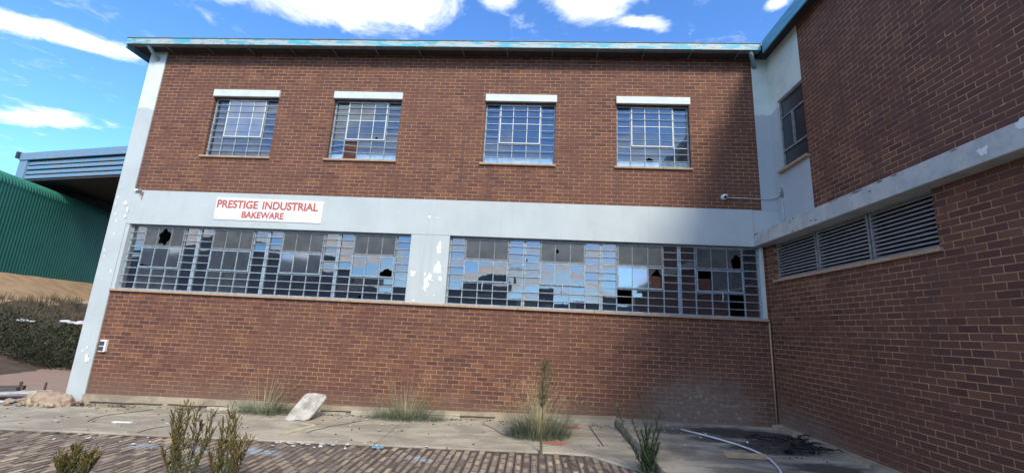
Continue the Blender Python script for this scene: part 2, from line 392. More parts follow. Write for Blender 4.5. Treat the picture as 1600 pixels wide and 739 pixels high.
while x < 1.75:
    y = -2.09 - (PL/2 if i % 2 else 0)*1.0
    first = True
    if i % 2: # half paver against the apron
        segs = [(-2.085, -2.085-PL/2)]
    else: segs = []
    y = -2.085-(PL/2 if i % 2 else 0)
    while y > -8.2: segs.append((y, y-PL)); y -= PL
    for (ya, yb) in segs:
        yc = (ya+yb)/2
        lim = -2.06 if x < .85 else -2.1-(x-.85)*.98
        if yc > lim-.10: continue
        if x > 1.5 and yc > -60: continue
        gx = .005+.006*rr.random(); z = gz(x)-.012+rr.uniform(-.006, .004)+.012*noise.noise(Vector((x*.8, yc*.8, 0)))
        tl, tm = rr.uniform(-.006, .006), rr.uniform(-.005, .005); q = rr.uniform(-.004, .004)
        x0, x1, y0, y1 = x+gx+q, x+PW-gx+q, yb+gx, ya-gx
        pv.cc = rr.random()
        ins = .008; tops = [(x0, y0, -tl-tm), (x1, y0, tl-tm), (x1, y1, tl+tm), (x0, y1, -tl+tm)]
        cx_, cy_ = (x0+x1)/2, (y0+y1)/2
        base = [Vector((a, b, z-.05)) for a, b, c in tops]
        rim = [Vector((a, b, z-.012+c)) for a, b, c in tops]
        top = [Vector((a+(ins if a < cx_ else -ins), b+(ins if b < cy_ else -ins), z+c)) for a, b, c in tops]
        e1_, e2_, e3_, e4_ = [rr.uniform(.006, .028) for _ in range(4)]
        inn = [Vector((x0+ins+e1_, y0+ins+e3_, top[0].z+.0003)), Vector((x1-ins-e2_, y0+ins+e3_*rr.uniform(.6, 1.4), top[1].z+.0003)), Vector((x1-ins-e2_*rr.uniform(.6, 1.4), y1-ins-e4_, top[2].z+.0003)), Vector((x0+ins+e1_*rr.uniform(.6, 1.4), y1-ins-e4_, top[3].z+.0003))]
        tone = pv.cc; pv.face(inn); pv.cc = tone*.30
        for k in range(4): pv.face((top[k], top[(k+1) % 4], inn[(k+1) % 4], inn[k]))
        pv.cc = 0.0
        for k in range(4):
            k2 = (k+1) % 4; pv.face((rim[k], rim[k2], top[k2], top[k])); pv.face((base[k], base[k2], rim[k2], rim[k]))
    i += 1; x += PW
tag(pv.build('paved_yard', mp, color=True, fix=False), kind='structure')
g = MB(); g.face([(-60, -14, gz(-60)-.026), (6, -14, gz(6)-.026), (6, -2.0, gz(6)-.026), (-14, -2.0, gz(-14)-.026), (-60, -2.0, gz(-60)-.026)])
tag(g.build('paving_bed', m_soil, fix=False), kind='structure')

# raised slab in the inner corner
g = MB()
ZS = .16
N = 24; ed = []
for k in range(N+1):
    y = -.02 - k*(9.0/N); ed.append((1.62+.012*noise.noise(Vector((y*3, 0, 5))), y))
poly = [(4.64, -.02, ZS), *[(a, b, ZS+.006*noise.noise(Vector((0, b*3, 1)))) for a, b in ed], (4.64, -9.02, ZS)]
g.prism([Vector(p) for p in poly], (0, 0, -.3))
sl = tag(g.build('raised_slab', m_slab), kind='structure'); bevel(sl, .02, 3)

# ------------------------------------------------------------------ THE FACTORY BUILDING
B = empty('factory_building', (-2.5, 0, 0), 'L-shaped two-storey red brick factory with pale grey bands and steel-framed windows', 'building')
def wall_grid(mb, axis, u0, u1, z0, z1, t0, t1, holes):
    us = sorted({u0, u1, *[h[0] for h in holes], *[h[1] for h in holes]}); zs = sorted({z0, z1, *[h[2] for h in holes], *[h[3] for h in holes]})
    us = [a for a in us if u0 <= a <= u1]; zs = [a for a in zs if z0 <= a <= z1]
    solid = {}
    for i in range(len(us)-1):
        for j in range(len(zs)-1):
            cu, cz = (us[i]+us[i+1])/2, (zs[j]+zs[j+1])/2
            solid[i, j] = not any(h[0] < cu < h[1] and h[2] < cz < h[3] for h in holes)
    def P3(u, t, z): return (u, t, z) if axis == 0 else (t, u, z)
    for (i, j), sd_ in solid.items():
        if not sd_: continue
        a, b, c, d = us[i], us[i+1], zs[j], zs[j+1]
        mb.face([P3(a, t0, c), P3(b, t0, c), P3(b, t0, d), P3(a, t0, d)]); mb.face([P3(a, t1, c), P3(b, t1, c), P3(b, t1, d), P3(a, t1, d)])
        for di, dj, q in ((-1, 0, (a, c, a, d)), (1, 0, (b, c, b, d)), (0, -1, (a, c, b, c)), (0, 1, (a, d, b, d))):
            if not solid.get((i+di, j+dj), False):
                mb.face([P3(q[0], t0, q[1]), P3(q[2], t0, q[3]), P3(q[2], t1, q[3]), P3(q[0], t1, q[1])])
UW = [(-7.76, -6.18), (-4.83, -3.24), (-1.28, .305), (1.66, 3.24)]
UZ0, UZ1 = 5.265, 6.74
LZ0, LZ1 = 2.155, 3.60
holes = [(a, b, UZ0, UZ1) for a, b in UW]
mb = MB(); wall_grid(mb, 0, -9.19, 4.64, 4.38, 8.02, 0, .23, holes); o = mb.build('brick_wall', brick_front, B); o['label'] = 'upper storey brick wall with four square windows'
mb = MB(); wall_grid(mb, 0, -9.19, 4.65, -.4, 2.10, 0, .23, []); o = mb.build('brick_wall', brick_front, B); o['label'] = 'ground storey brick wall below the long windows'
# band, pilasters, plaster strips
mb = MB(); mb.box(-9.19, 4.44, -.022, .23, 3.60, 4.38); mb.box(4.44, 4.98, -.004, .23, 3.60, 4.379)
mb.build('plaster_band', m_band, B)
mb = MB(); mb.box(-9.60, -9.19, -.026, .26, -.4, 8.0); mb.build('corner_pilaster', m_pil_l, B)
mb = MB(); mb.box(-2.70, -1.865, -.016, .2, 2.10, 3.598); o = mb.build('window_pier', m_band, B)
mb = MB(); mb.box(4.642, 4.98, -.006, .2, 4.382, 8.0); mb.build('plaster_strip', m_pil_r, B)
mb = MB(); mb.box(-9.11, -9.189, -.010, .2, 2.10, 3.598); mb.build('plaster_reveal', m_band, B)
mb = MB(); mb.box(4.553, 4.598, -.012, .16, 2.157, 3.598); mb.build('window_edge_post', m_lintel, B)
mb = MB(); mb.box(4.60, 4.652, .0, .16, 2.11, 3.598); mb.build('brick_return', brick_side, B)
# side + back + interior
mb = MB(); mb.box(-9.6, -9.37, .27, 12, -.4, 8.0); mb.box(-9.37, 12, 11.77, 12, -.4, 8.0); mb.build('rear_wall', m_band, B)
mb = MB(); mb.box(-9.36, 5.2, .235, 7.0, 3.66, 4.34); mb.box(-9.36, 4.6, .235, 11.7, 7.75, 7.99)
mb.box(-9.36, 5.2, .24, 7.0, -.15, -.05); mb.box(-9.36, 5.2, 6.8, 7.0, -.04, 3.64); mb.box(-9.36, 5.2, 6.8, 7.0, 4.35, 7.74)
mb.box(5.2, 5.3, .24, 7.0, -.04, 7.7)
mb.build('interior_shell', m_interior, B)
# plinth
pts = [(-9.2, -.03), (-7.6, .01), (-5.85, .045), (-4.05, .052), (-1.94, .077), (-.4, .12), (1.62, .175)]
mb = MB()
for (xa, za), (xb, zb) in zip(pts[:-1], pts[1:]):
    n = max(2, int((xb-xa)/.25))
    for k in range(n):
        x0 = xa+(xb-xa)*k/n; x1 = xa+(xb-xa)*(k+1)/n-.0; z0 = za+(zb-za)*k/n+.012*noise.noise(Vector((x0*2, 0, 0))); z1 = za+(zb-za)*(k+1)/n+.012*noise.noise(Vector((x1*2, 0, 0)))
        d0 = .05+.02*noise.noise(Vector((x0*1.7, 3, 0))); d1 = .05+.02*noise.noise(Vector((x1*1.7, 3, 0)))
        mb.hexa([Vector(p) for p in ((x0, -d0, -.4), (x1, -d1, -.4), (x0, .02, -.4), (x1, .02, -.4), (x0, -d0, z0), (x1, -d1, z1), (x0, .02, z0+.01), (x1, .02, z1+.01))])
mb.build('plinth', m_plinth, B)
# lower uneven ledge of old mortar at the foot of the plinth, broken into lengths
mb = MB(); rr = random.Random(5); x = -9.5
while x < 1.55:
    L = rr.uniform(.5, 1.7); L = min(L, 1.58-x)
    dep = rr.uniform(.10, .2); h = rr.uniform(.03, .07); n = max(2, int(L/.12))
    if rr.random() < .85:
        for k in range(n):
            x0, x1 = x+L*k/n, x+L*(k+1)/n
            f0, f1 = dep+.03*noise.noise(Vector((x0*4, 1, 0))), dep+.03*noise.noise(Vector((x1*4, 1, 0)))
            mb.hexa([Vector(p) for p in ((x0, -f0, gz(x0)-.05), (x1, -f1, gz(x1)-.05), (x0, -.03, gz(x0)-.05), (x1, -.03, gz(x1)-.05), (x0, -f0+.02, gz(x0)+h), (x1, -f1+.02, gz(x1)+h), (x0, -.03, gz(x0)+h+.02), (x1, -.03, gz(x1)+h+.02))])
        mb.build('footing_ledge', m_apron, B); mb = MB()
    x += L+rr.uniform(.01, .12)
mb = MB(); rr = random.Random(15); x = -9.0
while x < 1.4:
    L = min(rr.uniform(.4, 1.6), 1.5-x); n = max(2, int(L/.1))
    for k in range(n):
        x0, x1 = x+L*k/n, x+L*(k+1)/n; zz = lambda v: gz(v)+.055+.02*noise.noise(Vector((v*2, 9, 0)))
        hh = lambda v: .002+.010*abs(noise.noise(Vector((v*5, 4, 0))))
        mb.hexa([Vector(p) for p in ((x0, -.088, zz(x0)), (x1, -.088, zz(x1)), (x0, -.03, zz(x0)), (x1, -.03, zz(x1)), (x0, -.088, zz(x0)+hh(x0)), (x1, -.088, zz(x1)+hh(x1)), (x0, -.03, zz(x0)+hh(x0)), (x1, -.03, zz(x1)+hh(x1)))])
    mb.build('plinth_crack', m_gap, B); mb = MB(); x += L+rr.uniform(.1, .8)
# kerb of the wing
mb = MB()
for k in range(20):
    y0, y1 = -.05-k*.6, -.05-(k+1)*.6+.012
    d0, d1 = .12+.03*noise.noise(Vector((y0, 8, 0))), .12+.03*noise.noise(Vector((y1, 8, 0)))
    mb.hexa([Vector(p) for p in ((4.62-d0, y1, .05), (4.66, y1, .05), (4.62-d0, y0, .05), (4.66, y0, .05), (4.62-d0+.02, y1, .215), (4.66, y1, .225), (4.62-d1+.02, y0, .215), (4.66, y0, .225))])
mb.build('wing_kerb', m_plinth, B)

# wing: lower wall, beam, upper wall
LV = (-3.72, -.30, 2.90, 3.60)
mb = MB(); wall_grid(mb, 1, -10.2, -.002, -.4, 3.60, 4.655, 4.9, [LV]); o = mb.build('brick_wall', brick_side, B); o['label'] = 'shaded ground storey brick wall of the right wing'
mb = MB(); mb.box(4.44, 5.3, -10.2, -.024, 3.602, 3.87); bevel(mb.build('concrete_beam', m_beam, B), .012, 2)
WN = (-1.13, -.27, 5.17, 6.71)
mb = MB(); wall_grid(mb, 1, -1.13, -.008, 3.872, 8.0, 4.98, 5.2, [WN]); mb.build('plaster_wall', m_pil_r, B)
mb = MB(); wall_grid(mb, 1, -10.2, -1.132, 3.872, 8.0, 4.975, 5.2, []); o = mb.build('brick_wall', brick_side, B); o['label'] = 'shaded upper storey brick wall of the right wing'
mb = MB(); mb.box(4.9, 13, -10.2, -10.0, -.4, 8.0); mb.box(12.8, 13, -9.99, 11.7, -.4, 8.0); mb.box(5.31, 5.4, -9.99, -1.2, -.3, 7.9); mb.build('rear_wall', brick_side, B)
# roof
mb = MB()
mb.box(-9.9, 4.75, -.30, 12.1, 8.012, 8.05); mb.box(4.751, 13.2, -10.4, 12.1, 8.012, 8.05); mb.build('roof', m_dark, B)
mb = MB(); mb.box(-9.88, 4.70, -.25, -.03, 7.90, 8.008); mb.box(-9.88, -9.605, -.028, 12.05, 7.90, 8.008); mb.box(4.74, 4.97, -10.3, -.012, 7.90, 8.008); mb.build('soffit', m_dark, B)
# gutter and fascias
mb = MB(); mb.cm = 0
mb.box(-9.91, 4.685, -.372, -.36, 7.885, 8.03)     # outer face
mb.cm = 1; mb.box(-9.91, 4.685, -.359, -.255, 7.875, 7.89)
mb.cm = 2; mb.box(-9.925, 4.69, -.385, -.355, 8.031, 8.046)
mb.build('gutter', [m_gut, m_gut_u, m_gut_u], B)
mb = MB(); mb.box(-9.955, -9.93, -.33, 12.1, 7.80, 8.0); mb.build('fascia', m_gut_s, B)
mb = MB(); mb.box(4.705, 4.735, -10.4, -.39, 7.80, 8.075); mb.build('fascia', m_gut_s, B)
for k in range(14):
    x = -9.0+k*1.02; mb = MB(); mb.box(x-.012, x+.012, -.35, -.02, 7.86, 7.874); mb.build('gutter_bracket', m_gut_u, B)
mb = MB(); mb.tube([(-9.40, -.30, 7.90), (-9.40, -.27, 7.84), (-9.39, -.05, 7.70), (-9.385, -.0, 7.68)], .045, 10); mb.build('outlet_pipe', m_pipe_p, B, smooth=True)
mb = MB(); mb.tube([(4.49, -.31, 7.90), (4.52, -.28, 7.84), (4.66, -.09, 7.72), (4.71, -.02, 7.70)], .045, 10); mb.build('outlet_pipe', m_pipe_p, B, smooth=True)
# corner pipe
mb = MB(); mb.tube([(4.615, -.022, .2), (4.615, -.022, 2.085)], .016, 8); mb.build('corner_pipe', m_sill, B, smooth=True)
# lintels and sills
for a, b in UW:
    mb = MB(); mb.box(a-.015, b+.02, -.055, .1, 6.742, 6.915); bevel(mb.build('lintel', m_lintel, B), .008, 2)
    mb = MB(); mid = a+(b-a)*.62
    for s0, s1 in ((a-.06, mid-.003), (mid+.003, b+.03)): mb.box(s0, s1, -.045, .12, UZ0-.045, UZ0-.001)
    bevel(mb.build('window_sill', m_sill, B), .006, 2)
mb = MB(); cuts = [-9.19, -6.9, -4.6, -2.72, -1.87, -.35, 1.2, 2.7, 4.62]
for a, b in zip(cuts[:-1], cuts[1:]):
    q = random.uniform(-.006, .006); mb.box(a+.004, b-.004, -.05+q, .16, 2.102, 2.15+q*.4)
bevel(mb.build('window_sill', m_sill, B), .006, 2)
mb = MB(); cuts = [-3.76, -2.64, -1.5, -.26]
for a, b in zip(cuts[:-1], cuts[1:]): mb.box(4.61, 4.78, a+.004, b-.004, 2.85, 2.899)
bevel(mb.build('louvre_sill', m_sill, B), .006, 2)

# ---------------------------------------------------------------- glass
def glass_mat(name, tint, refl, rough, var=0):
    m, t, b, p = material(name)
    t.n.remove(b); out = t.n['Material Output']
    gl = t.new('ShaderNodeBsdfGlossy'); gl.inputs['Roughness'].default_value = rough; gl.inputs['Color'].default_value = (*refl, 1)
    df = t.new('ShaderNodeBsdfDiffuse')
    n = t.noise(p, 4 if rough > .1 else 8, 3 if rough > .1 else 5, .5); t.put(df.inputs['Color'], t.mix(t.ramp(n, .35, .7), tint, tuple(c*.65 for c in tint)))
    tr = t.new('ShaderNodeBsdfTransparent')
    m1 = t.new('ShaderNodeMixShader'); m1.inputs[0].default_value = .55 if var else .0
    t.l.new(df.outputs[0], m1.inputs[1]); t.l.new(tr.outputs[0], m1.inputs[2])
    lw = t.new('ShaderNodeLayerWeight'); lw.inputs[0].default_value = .35
    fac = t.math('ADD', t.math('MULTIPLY', lw.outputs['Fresnel'], .5), .42 if rough < .1 else .06, clamp=True)
    m2 = t.new('ShaderNodeMixShader'); t.l.new(fac, m2.inputs[0]); t.l.new(m1.outputs[0], m2.inputs[1]); t.l.new(gl.outputs[0], m2.inputs[2])
    bn = t.new('ShaderNodeBump'); bn.inputs['Strength'].default_value = .022 if rough < .1 else .2; bn.inputs['Distance'].default_value = .02
    t.put(bn.inputs['Height'], t.noise(p, 3.0 if rough < .1 else 70, 3, .5)); t.l.new(bn.outputs[0], gl.inputs['Normal'])
    if rough > .1: t.l.new(bn.outputs[0], df.inputs['Normal'])
    t.l.new(m2.outputs[0], out.inputs['Surface']); return m
g_clear = glass_mat('window_glass', (.05, .06, .08), (.53, .50, .47), .02, 1)
g_dirty = glass_mat('dirty_window_glass', (.075, .08, .082), (.6, .64, .68), .06, 0)
g_frost = glass_mat('obscured_window_glass', (.085, .088, .084), (.55, .57, .57), .22, 0)
g_blue = glass_mat('pale_blue_glass', (.30, .52, .72), (.55, .62, .7), .05, 0)  # paler, bluer tint for the bottom row of some upper windows
g_clear2 = glass_mat('deep_blue_window_glass', (.045, .055, .075), (.30, .34, .37), .03, 0)
GM = [g_clear, g_dirty, g_frost, g_blue, g_clear2]
rg = random.Random(11)
def pane(mb, x0, x1, z0, z1, y, mat, hole=None):
    ta, tb = rg.uniform(-.0035, .0035), rg.uniform(-.003, .003)
    def Y(x, z): return y+(x-(x0+x1)/2)/(.3)*ta*1.0+(z-(z0+z1)/2)/.2*tb
    mb.cm = mat
    if hole is None:
        mb.face([(x0, Y(x0, z0), z0), (x1, Y(x1, z0), z0), (x1, Y(x1, z1), z1), (x0, Y(x0, z1), z1)]); return
    if hole == 'all': return
    # ring of glass round a jagged hole (cx,cz,rx,rz as fractions)
    cx, cz, rx, rz = hole; W_, H_ = x1-x0, z1-z0
    n = 20; ou, inn = [], []
    for k in range(n):
        a = 2*math.pi*(k+.5)/n; c, s = math.cos(a), math.sin(a)
        jag = 1+.12*math.sin(k*1.7)+rg.uniform(-.14, .10)
        px, pz = cx+rx*c*jag, cz+rz*s*jag
        px, pz = min(.999, max(.001, px)), min(.999, max(.001, pz))
        # to border along the ray from the hole centre
        tt = min(((1-cx) if c > 0 else -cx)/c if abs(c) > 1e-6 else 9, ((1-cz) if s > 0 else -cz)/s if abs(s) > 1e-6 else 9)
        ou.append((cx+c*tt, cz+s*tt)); inn.append((px, pz))
    for k in range(n):
        k2 = (k+1) % n
        q = [ou[k], ou[k2], inn[k2], inn[k]]
        mb.face([(x0+a*W_, Y(x0+a*W_, z0+b*H_), z0+b*H_) for a, b in q])
    # the four corners left between neighbouring rays
    for (ax, az) in ((0, 0), (1, 0), (1, 1), (0, 1)):
        best = None
        for k in range(n):
            k2 = (k+1) % n; A, B2 = ou[k], ou[k2]
            if abs(A[0]-B2[0]) > 1e-6 and abs(A[1]-B2[1]) > 1e-6:
                if (abs(A[0]-ax) < 1e-6 or abs(B2[0]-ax) < 1e-6) and (abs(A[1]-az) < 1e-6 or abs(B2[1]-az) < 1e-6):
                    mb.face([(x0+a*W_, Y(x0+a*W_, z0+b*H_), z0+b*H_) for a, b in (A, (ax, az), B2)])

def hbar(mb, x0, x1, z, y, hh, dy=.012): mb.box(x0, x1, y-dy, y+dy, z-hh, z+hh)
def vbar(mb, x, z0, z1, y, hw, dy=.012): mb.box(x-hw, x+hw, y-dy, y+dy, z0, z1)
def window(x0, x1, z0, z1, y, upper, spec, label=None, bent=False):
    cw = (x1-x0)/5; rh = (z1-z0)/9
    X = [x0+cw*i for i in range(6)]; Z = [z1-rh*i for i in range(10)]
    mb = MB(); fw = .016
    vbar(mb, x0+fw, z0, z1, y, fw, .022); vbar(mb, x1-fw, z0, z1, y, fw, .022)
    hbar(mb, x0+2*fw, x1-2*fw, z0+.014, y, .014, .022); hbar(mb, x0+2*fw, x1-2*fw, z1-.014, y, .014, .022)
    # fixed glazing bars
    i0, i1 = z0+.028, z1-.028
    vbar(mb, X[1], i0, i1, y, .010, .015); vbar(mb, X[4], i0, i1, y, .010, .015)
    for k in (2, 3):
        if bent and k == 2: pass
        vbar(mb, X[k], i0, Z[6]-.014, y, .009, .012)
    hbar(mb, X[1]+.013, X[4]-.013, Z[6], y, .014, .014)
    for a, b in ((0, 1), (4, 5)):
        for k in (3, 6): hbar(mb, X[a]+(.04 if a == 0 else .013), X[b]-(.04 if b == 5 else .013), Z[k], y, .009, .012)
    fr = mb.build('window', m_steel, B)
    if label: fr['label'] = label
    # opening casement, standing a little proud
    mb = MB(); yc = y-.028; a, b = X[1]+.014, X[4]-.014
    zt, zb = (i1-.004 if upper else Z[3]-.012), Z[6]+.014
    for xx in (a+.012, b-.012): vbar(mb, xx, zb, zt, yc, .012, .010)
    hbar(mb, a+.024, b-.024, zt-.012, yc, .012, .010); hbar(mb, a+.024, b-.024, zb+.012, yc, .012, .010)
    for k in (2, 3): vbar(mb, X[k], zb+.024, zt-.024, yc, .008, .008)
    if upper: hbar(mb, a+.024, b-.024, Z[3], yc, .008, .0075)
    mb.build('casement', m_lintel if upper else m_steel, fr)
    if not upper:
        mb = MB()
        for xx in (a+.012, b-.012): vbar(mb, xx, Z[3]+.006, i1-.004, yc+.006, .012, .010)
        hbar(mb, a+.024, b-.024, i1-.018, yc+.006, .014, .010); hbar(mb, a+.024, b-.024, Z[3]+.018, yc+.006, .012, .010)
        for k in (2, 3): vbar(mb, X[k], Z[3]+.03, i1-.03, yc+.006, .008, .008)
        mb.build('fanlight', m_steel_d, fr)
    if spec.get('stay'):
        mb = MB(); xx = X[2]+cw*.45+spec['stay']; mb.tube([(xx, yc-.03, Z[6]+.02), (xx-.012, yc-.05, Z[6]-.10), (xx-.015, yc-.03, Z[7]-.02)], .011, 6); mb.build('casement_stay', m_bar, fr)
    # glass
    mb = MB(); G = .004
    st = spec.get('panes', {})
    def put(name, xa, xb, za, zb_, yy, default):
        v = st.get(name, default); hole = None
        if isinstance(v, tuple): v, hole = v
        if v is None: return
        pane(mb, xa, xb, za, zb_, yy, v, hole)
    for r_ in range(3):
        for c_ in (0, 4): 
            for q in range(3):
                put(('s', c_, r_*3+q), X[c_]+G, X[c_+1]-G, Z[r_*3+q+1], Z[r_*3+q], y+.006, spec['side'](c_, r_*3+q))
    for c_ in (1, 2, 3):
        for r_ in (6, 7, 8): put(('b', c_, r_), X[c_]+G, X[c_+1]-G, Z[r_+1], Z[r_], y+.006, spec['bot'](c_, r_))
        put(('t', c_), X[c_]+G, X[c_+1]-G, Z[3], i1, yc+.004, spec['top'](c_))
        put(('c', c_), X[c_]+G, X[c_+1]-G, zb+.01, Z[3], yc+.004, spec['cas'](c_))
    mb.build('glass', GM, fr, fix=False)
    # burglar bars
    ybar = y-.05
    for k in (1, 2, 4, 5, 7, 8):
        jz = rg.uniform(-.006, .006)
        mb = MB()
        if upper:
            if k in (4, 5):
                mb.tube([(x0+.01, ybar, Z[k]+jz), (X[1], ybar, Z[k]+jz)], .0075, 6); mb.build('security_bar', m_bar, fr); mb = MB(); mb.tube([(X[4], ybar, Z[k]+jz), (x1-.01, ybar, Z[k]+jz)], .0075, 6); mb.build('security_bar', m_bar, fr); mb = MB()
                mb.tube([(X[1]+.03, yc-.012, Z[k]+jz), (X[4]-.03, yc-.012, Z[k]+jz)], .0035, 6)
            elif bent and k in (7, 8):
                mb.tube([(x0+.01, ybar, Z[k]+jz), (X[1]-.02, ybar, Z[k]+jz+.045), (X[2], ybar-.02, Z[k]+jz+.01), (x1-.01, ybar, Z[k]+jz)], .0068, 6)
            else: mb.tube([(x0+.01, ybar, Z[k]+jz), (x1-.01, ybar, Z[k]+jz)], .0068, 6)
        else:
            if k in (7, 8): mb.tube([(x0+.002, ybar, Z[k]+jz), (x1-.002, ybar, Z[k]+jz)], .0068, 6)
            else: mb.tube([(x0+.002, ybar, Z[k]+jz), (X[1]+.01, ybar, Z[k]+jz)], .0068, 6); mb.build('security_bar', m_bar, fr); mb = MB(); mb.tube([(X[4]-.01, ybar, Z[k]+jz), (x1-.002, ybar, Z[k]+jz)], .0068, 6)
        mb.build('security_bar', m_bar, fr)
    return fr
C_, D_, F_, BL, N_ = 0, 1, 2, 3, 4
up_spec = lambda bottom, cas: dict(side=lambda c, r: bottom if r == 8 else N_, bot=lambda c, r: bottom if r == 8 else N_, top=lambda c: N_, cas=lambda c: cas)
YU = .105
s1 = up_spec(N_, D_); s1['top'] = lambda c: D_
window(*UW[0], UZ0, UZ1, YU, True, s1, 'upper window with dull grey casement panes, nearest the left corner')
s2 = up_spec(BL, N_); s2['panes'] = {('b', 1, 6): (N_, 'all'), ('b', 1, 7): (N_, 'all'), ('b', 1, 8): (N_, 'all'), ('c', 3): (N_, (.35, .10, .10, .06))}
f2 = window(*UW[1], UZ0, UZ1, YU, True, s2, 'upper window with bent bars over a brown board', bent=True)
mb = MB(); mb.box(-4.55, -4.18, YU+.02, YU+.035, 5.27, 5.78); mb.build('brown_board', m_board, f2)
window(*UW[2], UZ0, UZ1, YU, True, up_spec(BL, N_), 'upper window right above the middle pier, panes unbroken')
s4 = up_spec(BL, N_); s4['panes'] = {('b', 2, 7): (N_, (.3, .25, .26, .3))}
window(*UW[3], UZ0, UZ1, YU, True, s4, 'upper window with a small black hole, nearest the wing')
YL = .10
def low_spec(sides, cas, bot, top=F_, **kw):
    return dict(side=lambda c, r: sides, bot=lambda c, r: bot, top=lambda c: top, cas=lambda c: cas, **kw)
L0, L1 = -9.108, -2.702; m4 = (L1-L0)/4
sp_ = [low_spec(C_, D_, D_, panes={('t', 2): (F_, (.5, .5, .42, .40)), ('c', 1): (D_, (.25, .0, .45, .14))}),
       low_spec(C_, D_, D_), low_spec(C_, D_, C_), low_spec(C_, C_, C_, panes={('c', 3): (C_, (.5, .12, .48, .26)), ('b', 1, 8): (C_, (.85, .3, .12, .35))})]
lb = ['ground floor window with a round hole in its top pane, at the left corner', 'ground floor window second from the left corner', 'ground floor window third from the left corner', 'ground floor window just left of the peeling pier, jagged brown hole']
for k in range(4): window(L0+m4*k+.003, L0+m4*(k+1)-.003, LZ0, LZ1-.012, YL, False, sp_[k], lb[k])
R0, R1 = -1.862, 4.55; m5 = (R1-R0)/4
sp_ = [low_spec(C_, C_, C_, stay=-.03), low_spec(C_, C_, C_, stay=.03, panes={('t', 2): (F_, (.15, .55, .1, .10))}),
       low_spec(C_, D_, C_, panes={('c', 3): (D_, (.55, .35, .42, .48)), ('b', 1, 6): (C_, 'all'), ('b', 1, 7): (C_, 'all')}),
       low_spec(C_, D_, C_, stay=.05, panes={('t', 3): (F_, (.6, .35, .36, .34)), ('c', 1): (D_, 'all'), ('b', 3, 6): (C_, 'all'), ('b', 3, 7): (C_, 'all'), ('b', 3, 8): (C_, 'all')})]
lb = ['ground floor window just right of the peeling pier', 'ground floor window with a pinhole in its top pane', 'ground floor window with a missing pane low on its left', 'ground floor window beside the wing, tall black gap low on its right']
fr_ = []
for k in range(4): fr_.append(window(R0+m5*k+.003, R0+m5*(k+1)-.003, LZ0, LZ1-.012, YL, False, sp_[k], lb[k]))
mb = MB(); xa = R0+m5*2+m5*.6; mb.box(xa, xa+m5*.2, YL+.03, YL+.045, 2.62, 2.93); mb.build('brown_board', m_board, fr_[2])
mb = MB(); xa = R0+m5*3+m5*.2; mb.box(xa, xa+m5*.2, YL+.03, YL+.045, 2.62, 2.92); mb.build('brown_board', m_board, fr_[3])
# wing window
mb = MB(); y0, y1, z0, z1 = WN; xw = 5.04
for yy in (y0+.02, y1-.02): mb.box(xw-.02, xw+.02, yy-.02, yy+.02, z0, z1)
for zz in (z0+.02, z1-.02, z0+.40, z1-.42): mb.box(xw-.022, xw+.022, y0+.04, y1-.04, zz-.016, zz+.016)
mb.box(xw-.03, xw+.01, -.70, -.665, z0+.42, z1-.44)
fw_ = mb.build('window', m_steel_d, B); fw_['label'] = 'dark narrow window in the plastered wall of the wing'
mb = MB(); mb.cm = 2
def qd(a, b, c, d, x, mi): mb.cm = mi; mb.face([(x, a, c), (x, b, c), (x, b, d), (x, a, d)])
qd(y0+.04, y1-.04, z0+.036, z0+.384, xw+.004, 1); qd(y0+.04, y1-.04, z1-.404, z1-.036, xw+.004, 1)
qd(y0+.04, -.70, z0+.416, z1-.436, xw+.003, 1); qd(-.665, y1-.04, z0+.416, z1-.436, xw-.004, 1)
mb.build('glass', [g_clear, glass_mat('dark_wing_glass', (.045, .045, .05), (.25, .27, .3), .1, 0), g_frost], fw_, fix=False)
mb = MB(); mb.box(4.90, 5.06, -1.16, -.20, 5.115, 5.168); bevel(mb.build('window_sill', m_sill, B), .006, 2)

# louvres
m_blade = plain('louvre_grey_paint', (.33, .34, .35), .6, .2, 8)
for k, (ya, yb) in enumerate(((-3.715, -2.67), (-2.64, -1.51), (-1.48, -.305))):
    mb = MB(); xl = 4.74
    mb.box(xl-.03, xl+.05, ya, ya+.035, 2.901, 3.60); mb.box(xl-.03, xl+.05, yb-.035, yb, 2.901, 3.60); mb.box(xl-.02, xl+.05, ya+.034, yb-.034, 2.901, 2.92); mb.box(xl-.02, xl+.05, ya+.034, yb-.034, 3.58, 3.60)
    lf = mb.build('louvre_panel', m_steel_d, B)
    n = 12
    for j in range(n):
        zc = 2.92+(3.60-2.92)*(j+.4)/n; mb = MB()
        a = Vector((xl-.03, 0, zc-.008)); b2 = Vector((xl+.03, 0, zc+.026))
        mb.prism([(a.x, ya+.036, a.z), (b2.x, ya+.036, b2.z), (b2.x+.003, ya+.036, b2.z-.006), (a.x+.003, ya+.036, a.z-.010)], (0, yb-ya-.072, 0))
        mb.build('louvre_blade', m_blade, lf)
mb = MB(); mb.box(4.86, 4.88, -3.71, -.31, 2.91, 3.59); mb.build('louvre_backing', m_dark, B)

m_grime = plain('grime', (.22, .21, .19), .9, .4, 30, (.13, .12, .10), bumps=0)
